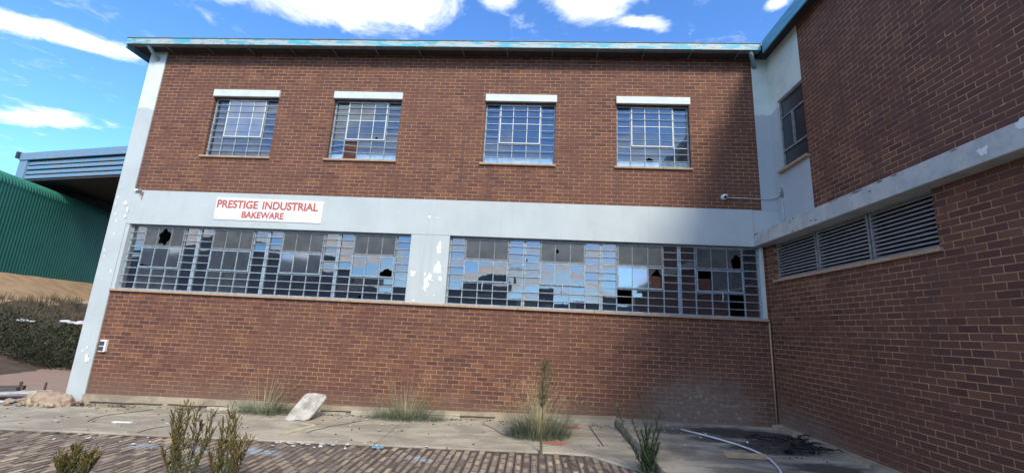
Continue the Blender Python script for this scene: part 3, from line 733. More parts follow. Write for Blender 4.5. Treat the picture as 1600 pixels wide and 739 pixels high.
# peeled paint patches (thin flakes missing down to white plaster)
def blotch(cx, cz, rx, rz, seed, place, n=14):
    q = random.Random(seed); pts = []; n = int(n*2)
    for k in range(n):
        a = 2*math.pi*k/n; j = 1+.75*noise.noise(Vector((math.cos(a)*1.5, math.sin(a)*1.5, seed*3.7)))+q.uniform(-.16, .12)
        pts.append(place(cx+rx*math.cos(a)*j, cz+rz*math.sin(a)*j))
    return pts
mb = MB(); pf = lambda x, z: (x, -.0175, z)
for k, (cx, cz, rx, rz) in enumerate(((-2.067, 3.314, .055, .11), (-2.09, 2.90, .075, .13), (-2.04, 2.84, .05, .08), (-2.594, 2.758, .05, .07), (-2.226, 2.70, .045, .055), (-2.33, 2.745, .03, .03), (-2.298, 2.54, .06, .13), (-1.997, 2.66, .04, .06), (-2.10, 2.32, .018, .022), (-2.52, 2.19, .03, .02), (-2.17, 2.62, .02, .02))):
    mb = MB(); mb.prism([(p[0], p[1]-.0006*k, p[2]) for p in blotch(cx, cz, rx, rz, k, pf)], (0, -.002, 0)); mb.build('peeled_patch', m_peel, B)
mb = MB(); pf = lambda x, z: (x, -.0275, z); q = random.Random(9)
for k in range(26):
    z = q.uniform(.4, 4.6); x = q.uniform(-9.55, -9.24); s = q.uniform(.008, .028); mb = MB(); mb.prism([(p[0], p[1]-.0003*k, p[2]) for p in blotch(x, z, s*.8, s*1.3, k+50, pf, 9)], (0, -.002, 0)); mb.build('peeled_patch', m_peel, B)
for cx, cz, a, b in ((-9.33, .72, .035, .075), (-9.29, .66, .04, .05), (-9.31, 4.05, .05, .05), (-9.22, 3.9, .02, .08), (-9.24, 3.75, .03, .05)): mb = MB(); mb.prism([(p[0], p[1]-.009-.001*(int(cz*99) % 5), p[2]) for p in blotch(cx, cz, a, b, int(cz*99), pf)], (0, -.002, 0)); mb.build('peeled_patch', m_peel, B)
mb = MB(); pf = lambda y, z: (4.4385, y, z); q = random.Random(2)
mb.prism(blotch(-4.569, 3.72, .05, .05, 3, pf), (-.002, 0, 0)); mb.build('peeled_patch', m_peel, B); mb = MB(); mb.prism(blotch(-4.94, 3.83, .06, .035, 4, pf), (-.002, 0, 0))
mb.build('peeled_patch', m_peel, B)
mb = MB(); pf = lambda y, z: (4.4385, y, z); q = random.Random(12)
for k in range(34):
    y = -q.random()**1.3*7; z = q.choice([3.865, 3.865, 3.86, q.uniform(3.62, 3.86)]); s = q.uniform(.01, .03)
    mb = MB(); mb.prism(blotch(y, z-.010-s*.3, s*q.uniform(1, 2.6), s*.4, k+9, lambda y, z, k=k: (4.4385-.0002*k, y, z), 9), (-.0015, 0, 0)); mb.build('grime_stain', m_grime, B)
mb = MB(); pf = lambda x, z: (x, -.0245, z); mb.prism([pf(-8.965, 4.335), pf(-8.94, 4.335), pf(-8.945, 4.22), pf(-8.965, 4.12), pf(-8.975, 4.20)], (0, -.002, 0)); mb.build('rust_stain', m_rust, B)

# ------------------------------------------------------------------ sign board
S = empty('sign_board', (-5.955, -.03, 4.0), 'white painted sign with red hand lettering on the grey band', 'sign')
mb = MB(); mb.prism([(-7.185, -.034, 4.27), (-7.175, -.034, 3.765), (-4.735, -.034, 3.752), (-4.72, -.034, 4.248)], (0, .011, 0))
mb.build('board', plain('sign_white_paint', (.74, .76, .77), .55, .04, 4, (.62, .63, .62), bumps=.1), S)
for k, (x, z) in enumerate(((-7.10, 4.22), (-7.10, 3.81), (-4.80, 4.20), (-4.80, 3.80), (-5.95, 4.225), (-5.95, 3.785))):
    mb = MB(); mb.tube([(x, -.034, z), (x, -.038, z)], .009, 8); mb.build('screw', m_rust, S)
m_red = plain('sign_red_paint', (.40, .065, .045), .6, .2, 25, (.52, .13, .10), bumps=0)
def text(s, x0, x1, z0, h, y, parent, mat, name='lettering'):
    cu = bpy.data.curves.new(name, 'FONT'); cu.body = s; cu.size = 1; cu.extrude = .004; cu.offset = .03; cu.space_word = 1.5 if ' ' in s else 1
    tmp = bpy.data.objects.new('tmp', cu); C.objects.link(tmp); dg = bpy.context.evaluated_depsgraph_get(); dg.update()
    me = bpy.data.meshes.new_from_object(tmp.evaluated_get(dg)); bpy.data.objects.remove(tmp)
    xs_ = [v.co.x for v in me.vertices]; ys_ = [v.co.y for v in me.vertices]; a, b, c, d = min(xs_), max(xs_), min(ys_), max(ys_)
    o0 = WP[parent.name]; sq = (z0, )
    for v in me.vertices:
        X_ = x0+(v.co.x-a)/(b-a)*(x1-x0); Z_ = z0+(v.co.y-c)/(d-c)*h
        Z_ -= (X_-x0)*.006; X_ += .0
        v.co = Vector((X_, y-(.0015 if v.co.z > 0 else 0), Z_))-o0
    me.materials.clear(); me.materials.append(mat)
    o = bpy.data.objects.new(name, me); C.objects.link(o); o.parent = parent; WP[o.name] = o0; return o
text('PRESTIGE INDUSTRIAL', -7.15, -4.83, 4.03, .185, -.0355, S, m_red)
text('BAKEWARE', -6.54, -5.58, 3.815, .15, -.0355, S, m_red)

# security camera with conduit
K = empty('security_camera', (3.879, 0, 4.63), 'white dome security camera on the bricks near the inner corner', 'camera')
mb = MB(); mb.tube([(3.879, -.002, 4.635), (3.879, -.035, 4.635)], .062, 20); mb.build('base', m_white, K, smooth=False)
mb = MB(); 
prof = [(.060, -.036), (.060, -.07), (.050, -.10), (.032, -.118), (.0, -.124)]
for (ra, ya), (rb, yb) in zip(prof[:-1], prof[1:]):
    for j in range(20):
        a, b = 2*math.pi*j/20, 2*math.pi*(j+1)/20
        q = [(3.879+ra*math.cos(a), ya, 4.633+ra*math.sin(a)), (3.879+ra*math.cos(b), ya, 4.633+ra*math.sin(b)), (3.879+rb*math.cos(b), yb, 4.633+rb*math.sin(b)), (3.879+rb*math.cos(a), yb, 4.633+rb*math.sin(a))]
        mb.face(q if rb > 0 else q[:3])
mb.build('housing', m_white, K, smooth=True)
mb = MB(); mb.tube([(3.872, -.10, 4.618), (3.868, -.132, 4.612)], .030, 14); mb.build('lens', m_black, K, smooth=False)
mb = MB(); mb.tube([(3.945, -.014, 4.632), (4.63, -.014, 4.622), (4.84, -.018, 4.615), (4.90, -.02, 4.65), (4.965, -.03, 4.665), (4.966, -.17, 4.69)], .011, 8)
mb.tube([(4.966, -.19, 4.68), (4.966, -.21, 3.88)], .011, 8); mb.build('conduit', m_galv, K, smooth=True)
mb = MB(); mb.box(4.93, 4.979, -.235, -.165, 4.64, 4.72); mb.tube([(4.955, -.21, 4.72), (4.95, -.225, 4.78), (4.94, -.2, 4.81)], .012, 6); mb.build('junction_box', m_steel_d, K)

# small lamp stub on left corner
K = empty('wall_lamp', (-9.0, 0, 4.36), 'tiny white lamp bracket dripping rust where band meets left corner', 'lamp')
mb = MB(); mb.box(-9.13, -9.0, -.09, -.027, 4.355, 4.385); mb.build('bracket', m_white, K)
mb = MB(); mb.tube([(-9.0, -.06, 4.365), (-8.955, -.12, 4.355)], [.022, .035], 10); mb.build('lamp_head', m_steel_d, K, smooth=False)
# twin switch box
K = empty('switch_box', (-9.02, 0, .955), 'small white box with two dark covers low on the wall by the left corner', 'electrical box')
mb = MB(); mb.box(-9.095, -8.95, -.06, -.001, .83, 1.075); bevel(mb.build('housing', m_white, K), .008, 2)
for z in (.855, .96):
    mb = MB(); mb.box(-9.085, -8.985, -.068, -.061, z, z+.085); mb.build('cover', plain('box_cover', (.05, .06, .08), .4, .2), K)
K = empty('sticker_plate', (-2.25, 0, 3.98), 'small torn sticker and clip on the grey band above the pier', 'sticker')
mb = MB(); mb.box(-2.23, -2.10, -.026, -.0225, 3.955, 3.985); mb.build('sticker', plain('sticker_paper', (.70, .62, .50), .7, .3, 40), K)
mb = MB(); mb.box(-2.37, -2.31, -.030, -.0225, 3.955, 4.01); mb.tube([(-2.34, -.026, 3.96), (-2.33, -.026, 3.90)], .004, 5); mb.build('clip', m_white, K)

# ------------------------------------------------------------------ ground objects
def rock(name, cx, cy, cz, rx, ry, rz, mat, seed, parent=None, label=None, cat='rock', sub=2, amp=.35, flat=False, group=None):
    bm = bmesh.new(); bmesh.ops.create_icosphere(bm, subdivisions=sub, radius=1)
    for v in bm.verts:
        n = noise.noise(v.co*1.3+Vector((seed*7.1, 0, 0)))+.5*noise.noise(v.co*3.1+Vector((0, seed*3.3, 0)))+(.45*noise.noise(v.co*8+Vector((seed, 2, 0)))+.3*noise.noise(v.co*16) if sub > 3 else 0)
        v.co *= 1+amp*n; v.co = Vector((v.co.x*rx, v.co.y*ry, v.co.z*rz))
    me = bpy.data.meshes.new(name); bm.to_mesh(me); bm.free(); me.materials.append(mat)
    o = bpy.data.objects.new(name, me); C.objects.link(o)
    if parent: o.parent = parent; o.location = Vector((cx, cy, cz))-WP[parent.name]
    else: o.location = (cx, cy, cz); tag(o, label, cat, group)
    for p in me.polygons: p.use_smooth = not flat
    return o
# leaning slab of broken concrete
mb = MB(); q = random.Random(4)
out = [(-.30, 0), (-.19, -.01), (-.10, -.005), (-.06, .02), (.13, .01), (.20, .05), (.235, .16), (.27, .40), (.265, .49), (.20, .545), (-.05, .56), (-.21, .545), (-.245, .50), (-.285, .22)]
K = Matrix.Translation((-4.17, -.80, -.085)) @ Matrix.Rotation(R(-32), 4, 'X') @ Matrix.Rotation(R(4), 4, 'Z')
K = Matrix.Translation((-4.17, -.80, -.085)) @ Matrix.Rotation(R(33), 4, 'X').inverted() @ Matrix.Rotation(R(0), 4, 'Z')
front_ = []; 
def tp(a, b, c): return K @ Vector((a, c, b))
fr0 = [tp(a*.86+b*.27-.04, b*.95, 0) for a, b in out]
mb.prism(fr0, K.to_3x3() @ Vector((0, .06, 0)))
m_stone = plain('weathered_white_slab', (.45, .43, .39), .9, .3, 5, (.25, .225, .19), bumps=1, bs=14)
o = tag(mb.build('stone_slab', m_stone, loc=(-4.17, -.7, -.09)), 'pale broken concrete slab leaning against the foot of the wall', 'slab'); bevel(o, .012, 2)

# rubble pile at left corner
K = empty('rubble_pile', (-9.7, -.2, -.21), 'heap of clay rubble and broken masonry at the foot of the left corner', 'rubble')
m_clay = plain('clay_rubble', (.27, .175, .13), .95, .4, 9, (.33, .28, .21), bumps=.9, bs=15)
rock('clay_mound', -9.66, -.20, -.22, .38, .22, .26, m_clay, 3, K, sub=4, amp=.30)
rock('mortar_lump', -10.02, -.10, -.22, .30, .2, .24, plain('lumpy_mortar', (.42, .35, .22), .95, .35, 9, bumps=1, bs=20), 5, K, sub=4, amp=.35)
for k in range(26):
    rock('broken_brick', -10.75+k*.065+random.uniform(-.05, .05), -.34+random.uniform(-.22, .2), -.19+random.uniform(0,.04), *(random.uniform(.03, .10) for _ in range(2)), random.uniform(.02,.07), m_clay if k % 2 else m_plinth, k+9, K, sub=1, amp=.5, flat=True)
rock('broken_brick', -9.23, -.28, -.17, .10, .09, .12, m_clay, 31, K, sub=2, amp=.5, flat=True)
m_oldrust = plain('old_rust', (.13, .06, .04), .9, .4, 30)
# old kerb line and dumped sheets further left
mb = MB(); mb.box(-40, -9.62, -.28, -.10, -1.2, gz(-12)+.05); mb.build('kerb', m_plinth)['kind'] = 'structure'
m_sheet = plain('pale_sheet_metal', (.55, .58, .60), .5, .25, 5, (.38, .40, .42))
def plank(name, c, L, W_, H_, rz, ry, mat, label, cat, group=None, rx=0):
    mb = MB(); mb.box(-L/2, L/2, -W_/2, W_/2, 0, H_)
    o = mb.build(name, mat); o.location = c; o.rotation_euler = (R(rx), R(ry), R(rz)); bevel(o, min(.006, H_*.2), 1); return tag(o, label, cat, group)
plank('metal_sheet', (-11.35, .25, -.17), 1.5, .35, .02, 18, -3, m_sheet, 'long pale sheet of metal lying left of the rubble heap', 'metal sheet')
plank('metal_sheet', (-11.1, -.45, -.225), 1.1, .32, .02, 12, 0, m_white, 'white sheet lying flat on the concrete at the far left edge', 'metal sheet')
plank('timber_beam', (-11.75, .35, -.20), 1.0, .12, .10, 15, -4, m_gap, 'blackened timber beam under the pale metal sheet', 'timber')
plank('timber_beam', (-12.3, .9, -.24), .9, .14, .09, 30, 0, m_gap, 'short dark timber beam behind the pale metal sheet', 'timber')
for k, (x, y, lab) in enumerate(((-11.95, 1.05, 'leaning short rusty post farthest left behind the rubble'), (-11.2, .95, 'thicker rusty post in the middle of three behind the rubble'), (-10.55, .9, 'thin rusty post nearest the building corner behind rubble'))):
    mb = MB(); mb.tube([(x, y, -.3), (x+.02*(1-k), y, -.05+.03*k)], .028-.006*k, 8); o = tag(mb.build('rusty_post', m_oldrust, loc=(x, y, -.25)), lab, 'post', 'rusty posts behind the rubble')

# pipe, plank, charred branches on the raised slab
mb = MB()
pts = [(2.59, -.80), (2.80, -1.11), (3.0, -1.46), (3.12, -1.72), (3.20, -1.98), (3.235, -2.2), (3.23, -2.42), (3.185, -2.64), (3.12, -2.86), (3.02, -3.1)]
hz = [ZS+.018+.02*math.sin(math.pi*min(1, i/8)) for i in range(10)]
mb.tube([(a, b, h) for (a, b), h in zip(pts, hz)], .0135, 10)
o = tag(mb.build('plastic_pipe', plain('white_blue_pipe', (.55, .62, .72), .4, .1, 3, (.72, .72, .66), bumps=0), smooth=True, loc=(2.6, -.8, ZS)), 'long bent white plastic pipe lying across the raised slab', 'pipe')
plank('wood_plank', (2.96, -2.32, ZS+.004), .56, .11, .055, 3, 0, plain('raw_timber', (.50, .37, .22), .8, .25, 10, (.40, .29, .18)), 'short pale wood plank lying beside the white pipe', 'plank')
m_char = plain('charred_wood', (.012, .011, .012), .7, .3, 20, bumps=.6)
K = empty('charred_branch', (4.0, -1.2, ZS), 'burnt black branches tangled on the slab by the wing wall', 'burnt branches')
q = random.Random(8)
def twig(a, b, r0, n=10, wob=.05, name='branch'):
    mb = MB(); pts = []; rs = []
    for k in range(n+1):
        t = k/n; p = Vector(a).lerp(Vector(b), t)+Vector((q.uniform(-wob, wob), q.uniform(-wob, wob), abs(q.uniform(0, wob*.7)))); pts.append(p); rs.append(r0*(1-.5*t)*q.uniform(.6, 1.5))
    mb.tube(pts, rs, 6); mb.build(name, m_char, K)
z = ZS+.025
for a, b, r0 in (((3.45, -1.22), (4.25, -1.18), .020), ((3.75, -1.95), (4.35, -1.35), .024), ((3.7, -1.92), (4.0, -2.0), .018), ((4.0, -1.5), (4.60, -1.42), .020), ((4.2, -1.2), (4.56, -1.02), .016),
                 ((4.0, -1.75), (4.5, -1.7), .018), ((4.2, -1.62), (4.55, -1.9), .014), ((4.05, -1.0), (4.4, -1.3), .016), ((4.1, -1.9), (4.3, -1.3), .02), ((3.6, -1.1), (4.1, -1.28), .014)):
    twig((*a, z), (*b, z+q.uniform(0, .05)), r0)
mb = MB()
for k in range(130):
    a = q.gauss(4.05, .34), q.gauss(-1.45, .33); s = q.uniform(.003, .010)
    mb.box(a[0]-s, a[0]+s, a[1]-s*.7, a[1]+s*.7, ZS+.001, ZS+.002+s)
mb.build('charcoal_bits', m_char, K)['kind'] = 'stuff'
# small pebbles
for k, (x, y, s, lab) in enumerate(((3.42, -1.40, .022, 'white pebble on the dark stain beside the pipe'), (2.95, -.95, .014, 'tiny white pebble near the far end of the pipe'), (4.05, -1.82, .014, 'small pale pebble among the burnt branches'))):
    rock('pebble', x, y, ZS+s*.4, s, s, s*.7, m_white, k+70, label=lab, cat='pebble', sub=1, group='pebbles on the raised slab')
# steel rod on the apron
mb = MB(); mb.tube([(1.085, -.25, gz(1.1)+.012), (1.135, -1.66, gz(1.1)+.012)], .0055, 6); tag(mb.build('steel_rod', m_gap, loc=(1.1, -.9, .02)), 'thin dark rod lying on the concrete left of the raised slab', 'rod')
q = random.Random(91)
for (x, y, ang, n) in ((-7.4, -.3, -70, 9), (-3.1, -.6, -110, 8), (-.9, -.25, -60, 10), (-10.2, -1.9, 60, 8), (-6.1, -2.0, 120, 6)):
    mb = MB(); pts = []
    for k in range(n): pts.append((x, y)); ang += q.uniform(-35, 35); x += .16*math.cos(R(ang)); y += .16*math.sin(R(ang))
    for (a, b), (c, d) in zip(pts[:-1], pts[1:]):
        if d > -.25 or d < -2.0: continue
        nn = Vector((-(d-b), c-a)).normalized()*.0016
        mb.prism([(a-nn.x, b-nn.y, gz(a)+.0105), (c-nn.x, d-nn.y, gz(c)+.0105), (c+nn.x, d+nn.y, gz(c)+.0105), (a+nn.x, b+nn.y, gz(a)+.0105)], (0, 0, -.01))
    if mb.f: mb.build('pavement_crack', m_gap)['kind'] = 'structure'
# red and yellow paint marks, thin coats on the concrete
mr = plain('red_paint_spill', (.42, .10, .075), .8, .3, 20, (.30, .17, .13), bumps=0); myl = plain('yellow_line_paint', (.50, .45, .27), .85, .2, 9, (.36, .32, .22), bumps=0)
def spill(cx, cy, rx, ry, seed, mat, name, n=22):
    qq = random.Random(seed); mb = MB(); z = gz(cx)+.012
    mb.prism([(cx+rx*math.cos(2*math.pi*k/n)*qq.uniform(.55, 1.15), cy+ry*math.sin(2*math.pi*k/n)*qq.uniform(.5, 1.2), z) for k in range(n)], (0, 0, -.009)); o = mb.build(name, mat); o['kind'] = 'structure'
spill(.40, -1.60, .19, .12, 1, mr, 'painted_mark'); spill(.72, -.42, .2, .12, 2, mr, 'painted_mark')
mb = MB(); 
for a, b in (((-3.72, -1.0), (-3.95, -1.75)),): mb.prism([(a[0]-.05, a[1], gz(-3.8)+.012), (a[0]+.05, a[1], gz(-3.8)+.012), (b[0]+.05, b[1], gz(-3.8)+.012), (b[0]-.05, b[1], gz(-3.8)+.012)], (0, 0, -.009))
mb.build('painted_mark', myl)['kind'] = 'structure'
mb = MB(); mb.prism([(-4.02, -.98, gz(-3.8)+.012), (-3.66, -.98, gz(-3.8)+.012), (-3.66, -1.03, gz(-3.8)+.012), (-4.0, -1.05, gz(-3.8)+.012)], (0, 0, -.009)); mb.build('painted_mark', myl)['kind'] = 'structure'
# scattered white paint flakes and crumbs
mb = MB(); q = random.Random(21)
for (cx, cy, sx, sy, n) in ((-3.1, -2.2, .5, .10, 46), (-6.7, -1.42, .3, .10, 8), (-6.3, -2.3, .6, .12, 12), (-2.3, -1.2, .9, .4, 9), (-6, -1.1, 2.5, .5, 12), (-5, -4, 3, 1, 10), (2.2, -1.0, .5, .5, 14)):
    for k in range(n):
        x, y = q.gauss(cx, sx), q.gauss(cy, sy); s = q.uniform(.004, .018)
        if y > -.3 or (x > 1.6) != (cx > 1.6): continue
        zz = (ZS if x > 1.6 else gz(x))+.004
        a = q.uniform(0, 3); mt = Matrix.Translation((x, y, zz)) @ Matrix.Rotation(a, 4, 'Z'); mb.box(-s*1.5, s*1.5, -s, s, 0, s*.4, mt)
tag(mb.build('litter_flakes', plain('paint_flakes', (.62, .62, .60), .8, .2)), 'white paint flakes scattered over concrete and paving', 'litter', kind='stuff')
plank('blue_scrap', (-2.21, -2.22, gz(-2.2)+.002), .16, .09, .012, 20, 2, plain('blue_scrap_paint', (.16, .34, .50), .6, .3, 30), 'crumpled blue scrap at the edge of the paving', 'scrap')
plank('white_scrap', (-6.95, -1.40, gz(-7)+.004), .30, .07, .01, 8, 0, m_peel, 'long thin white scrap on the concrete left of the shrubs', 'scrap')

# ------------------------------------------------------------------ plants
def leafmat(name, a, b, sc=3.):
    m, t, bb, p = material(name)
    t.put(bb.inputs['Base Color'], t.mix(t.ramp(t.noise(p, sc, 3), .35, .65), a, b)); bb.inputs['Roughness'].default_value = .65
    bb.inputs['Specular IOR Level'].default_value = .25
    return m
m_grass = leafmat('tuft_grass', (.17, .20, .13), (.10, .14, .09), 9)
m_straw = leafmat('dry_stalks', (.44, .36, .22), (.28, .27, .15), 12)
m_weed = leafmat('green_weed', (.045, .075, .045), (.07, .11, .055), 9)
m_olive = leafmat('olive_weed', (.125, .105, .028), (.19, .135, .045), 25)
m_olive2 = leafmat('olive_weed_low', (.07, .10, .035), (.11, .125, .05), 14)
m_stem = leafmat('weed_stem', (.12, .10, .055), (.08, .075, .04), 9)
m_hedge = leafmat('hedge_leaves', (.014, .022, .011), (.042, .050, .024), 2.2)
def blade(mb, p, az, lean, L, w0, curve=.5, seg=4):
    d = Vector((math.cos(az), math.sin(az), 0)); side = Vector((-d.y, d.x, 0)); prev = None; pos = Vector(p); ang = lean
    for k in range(seg+1):
        t = k/seg; ww = w0*(1-t*.95)
        cur = (pos-side*ww, pos+side*ww)
        if prev: mb.face((prev[0], prev[1], cur[1], cur[0]))
        prev = cur; dirn = d*math.sin(ang)+Vector((0, 0, math.cos(ang))); pos = pos+dirn*(L/seg); ang += curve/seg
def tuft(x, y, z, n, spread, L, stalks, SL, label, seed, squash=1., az_bias=None):
    q = random.Random(seed); K = empty('grass_tuft', (x, y, z), label, 'grass tuft', 'grass tufts along the wall')
    mb = MB()
    for k in range(n):
        a = q.uniform(0, 2*math.pi); r = spread*q.random()**.8*.5
        blade(mb, (x+r*math.cos(a)*1.5, y+r*math.sin(a)*squash, z), a+q.uniform(-.5, .5), q.uniform(.05, .95), L*(.35+.75*abs(noise.noise(Vector((a*1.4, seed*3.1, r*4))))*1.9)*q.uniform(.5, 1.15), q.uniform(.0025, .005), q.uniform(.2, 1.2))
    mb.build('blades', m_grass, K, fix=False)
    mb = MB()
    for k in range(stalks):
        a = q.uniform(0, 2*math.pi); 
        if az_bias is not None and q.random() < .6: a = az_bias+q.uniform(-.6, .6)
        r = spread*.3*q.random(); ln = SL*q.uniform(.5, 1.1); le = q.uniform(.1, .95)
        blade(mb, (x+r*math.cos(a), y+r*math.sin(a)*squash, z), a, le, ln, .0034, q.uniform(0, .35), 5)
        # seed head
        dd = Vector((math.cos(a), math.sin(a), 0)); tip = Vector((x+r*math.cos(a), y+r*math.sin(a)*squash, z))+(dd*math.sin(le+.1)+Vector((0, 0, math.cos(le+.1))))*ln*.9
        for j in range(5): blade(mb, tip, a+q.uniform(-1, 1), le+q.uniform(-.5, .5), .07*q.uniform(.6, 1.2), .0022, .3, 2)
    mb.build('seed_stalks', m_straw, K, fix=False)
    return K
tuft(-5.13, -.30, gz(-5.1), 700, .85, .50, 110, 1.15, 'grey-green grass tuft left of the leaning slab', 1, .45, 0.2)
tuft(-2.36, -.32, gz(-2.4), 1000, 1.05, .52, 110, 1.0, 'wide grass tuft against the plinth below the middle pier', 2, .4)
tuft(.12, -1.20, gz(.1), 1300, .70, .66, 260, 1.0, 'upright pale grass tuft behind the slender sapling', 3, .9)
mb = MB(); q = random.Random(71)
for k in range(95):
    if k < 55: x, y = q.uniform(-9, 1.4), -.10-q.random()*.12
    elif k < 75: x, y = 1.56+q.uniform(-.03, .02), -.3-q.random()*3
    else: x, y = q.uniform(-12, 1), -2.09-q.random()*3.5
    for j in range(q.randint(4, 16)): blade(mb, (x+q.gauss(0, .02), y+q.gauss(0, .015), gz(x)), q.uniform(0, 6.28), q.uniform(.2, 1.4), q.uniform(.02, .10), .003, .5, 2)
tag(mb.build('joint_weeds', m_grass, fix=False), 'tiny grass sprigs growing in the joints of concrete and paving', 'grass', kind='stuff')
mb = MB()
for k in range(420):
    x, y = q.uniform(-9.5, 1.5), -.07-abs(q.gauss(0, .16)); s_ = q.uniform(.004, .012)
    if k % 4 == 0: x, y = q.uniform(-13, 1.5), q.uniform(-2.2, -.3)
    mt = Matrix.Translation((x, y, gz(x)+.004)) @ Matrix.Rotation(q.uniform(0, 3), 4, 'Z') @ Matrix.Rotation(q.uniform(-.4, .4), 4, 'X'); mb.box(-s_*1.6, s_*1.6, -s_, s_, 0, s_*.7, mt)
tag(mb.build('soil_crumbs', m_soil), 'dark crumbs of soil and leaf litter on the concrete', 'litter', kind='stuff')
# dead twigs by plinth
mb = MB(); q = random.Random(17)
for k in range(40): blade(mb, (-6.55+q.uniform(-.4, .45), -.28+q.uniform(-.08, .08), gz(-6.5)+.01), q.uniform(0, 6.28), q.uniform(.9, 1.5), q.uniform(.08, .2), .004, .1, 3)
tag(mb.build('dead_weed', m_stem, loc=(-6.5, -.28, gz(-6.5)), fix=False), 'small dead dark weed lying against the plinth, left of the tufts', 'weed')

def stem_leaves(ms, ml, base, top, r0, n, ll, lw, q, t0=.2, spread=.9, wob=.02, curl=.3):
    base, top = Vector(base), Vector(top); pts = []
    o1, o2 = q.uniform(-wob, wob)*3, q.uniform(-wob, wob)*3
    for k in range(7):
        t = k/6; pts.append(base.lerp(top, t)+Vector((o1*math.sin(t*3.1), o2*math.sin(t*3.1), 0)))
    ms.tube(pts, [r0*(1-.75*k/6) for k in range(7)], 5)
    for k in range(n):
        t = t0+(1-t0)*(k+q.random())/n; i = min(5, int(t*6)); p = pts[i].lerp(pts[i+1], t*6-i)
        blade(ml, p, q.uniform(0, 6.28), q.uniform(.25, spread), ll*q.uniform(.6, 1.15)*(1.15-.5*t), lw, curl, 3)
# sapling
K = empty('sapling', (.162, -2.12, gz(.16)), 'slender sapling with a feathery olive top growing from the pavement joint', 'sapling')
q = random.Random(33); ms, ml = MB(), MB()
ms.tube([(.162, -2.12, -.01), (.165, -2.115, .07), (.16, -2.11, .18), (.172, -2.11, .45), (.165, -2.1, .8), (.172, -2.09, 1.05), (.170, -2.08, 1.26)], [.024, .022, .014, .009, .007, .005, .003], 8)
for k in range(150):
    t = q.uniform(.40, 1.04); z = .2+t*1.0; a = q.uniform(0, 6.28); p = Vector((.167, -2.095, z)); L = .26*max(.22, 1.1-abs(t-.74)*2.4)
    d = Vector((math.cos(a)*.8, math.sin(a)*.8, .9)).normalized(); e_ = p+d*L
    ms.tube([p, e_], [.0012, .0008], 4)
    for j in range(9): blade(ml, p.lerp(e_, q.uniform(.2, 1.1)), q.uniform(0, 6.28), q.uniform(.1, 1.3), q.uniform(.02, .042), .0038, .2, 2)
ms.build('trunk', m_stem, K, fix=False); ml.build('crown', m_olive2, K, fix=False)
# leafy weed at edge of the slab
K = empty('leafy_weed', (1.50, -2.80, gz(1.5)), 'dark green leafy weed growing at the edge of the raised slab', 'weed')
q = random.Random(44); ms, ml = MB(), MB()
for tx, ty, tz in ((1.40, -2.78, 1.0), (1.14, -2.75, .80), (1.69, -2.8, .80), (1.72, -2.7, .56), (1.30, -2.85, .66), (1.55, -2.9, .62), (1.45, -2.7, .5), (1.62, -2.95, .42)):
    stem_leaves(ms, ml, (1.50+q.uniform(-.04, .04), -2.80+q.uniform(-.04, .04), 0), (tx, ty, tz), .006, 120, .14, .0062, q, .12, 1.0)
for k in range(620): blade(ml, (1.50+q.gauss(0, .05), -2.82+q.gauss(0, .05), .02+q.random()*.28), q.uniform(0, 6.28), q.uniform(.1, 1.6), q.uniform(.07, .15), .0045, .6, 3)
ms.build('stems', m_stem, K, fix=False); ml.build('leaves', m_weed, K, fix=False)
# foreground bushy weeds
def bushy(x, y, z, tops, label, seed, dens=1.):
    K = empty('bushy_weed', (x, y, z), label, 'weed', 'bushy weeds in front of the wall')
    q = random.Random(seed); ms, ml, m2 = MB(), MB(), MB()
    for (tx, tz) in tops:
        ty = y+q.uniform(-.12, .12); b = Vector((x+(tx-x)*.35+q.uniform(-.03, .03), y+q.uniform(-.04, .04), z)); t_ = Vector((tx, ty, tz))
        ms.tube([b, b.lerp(t_, .5)+Vector((q.uniform(-.02, .02), 0, 0)), t_], [.006, .004, .002], 5)
        nb = int(30*dens)
        for k in range(nb):
            f_ = .15+.87*((k+q.random())/nb)**.62; p = b.lerp(t_, f_); a = q.uniform(0, 6.28); L = q.uniform(.05, .14)
            e_ = p+Vector((math.cos(a)*.45, math.sin(a)*.45, .95)).normalized()*L
            ms.tube([p, e_], [.0018, .001], 4)
            tgt = ml if f_ > .72 or (f_ > .5 and k % 2) else m2
            for j in range(17):
                blade(tgt, p.lerp(e_, q.uniform(.15, 1.05)), q.uniform(0, 6.28), q.uniform(.1, .9), q.uniform(.016, .034), .0048, .1, 2)
    ms.build('stems', m_stem, K, fix=False); ml.build('seed_heads', m_olive, K, fix=False); m2.build('leaves', m_olive2, K, fix=False)
bushy(-3.52, -4.2, -.1, [(-3.80, .66), (-3.72, .71), (-3.62, .69), (-3.55, .73), (-3.45, .72), (-3.38, .66), (-3.70, .55), (-3.52, .55), (-3.80, .45), (-3.40, .48), (-3.60, .40), (-3.76, .30)], 'tall olive bushy weed at the left of the foreground pair', 5)
bushy(-3.10, -4.2, -.1, [(-3.20, .70), (-3.14, .66), (-3.23, .58), (-3.08, .60), (-2.99, .46), (-2.92, .42), (-3.05, .40), (-3.17, .42), (-2.94, .34), (-3.2, .33)], 'smaller olive bushy weed at the right of the foreground pair', 6)
bushy(-4.75, -4.2, -.13, [(-4.90, .15), (-4.84, .20), (-4.77, .26), (-4.72, .24), (-4.64, .20), (-4.58, .15), (-4.8, .18), (-4.68, .17), (-4.9, .12), (-4.6, .12)], 'low round olive weed alone at the bottom left edge', 7, 1.3)

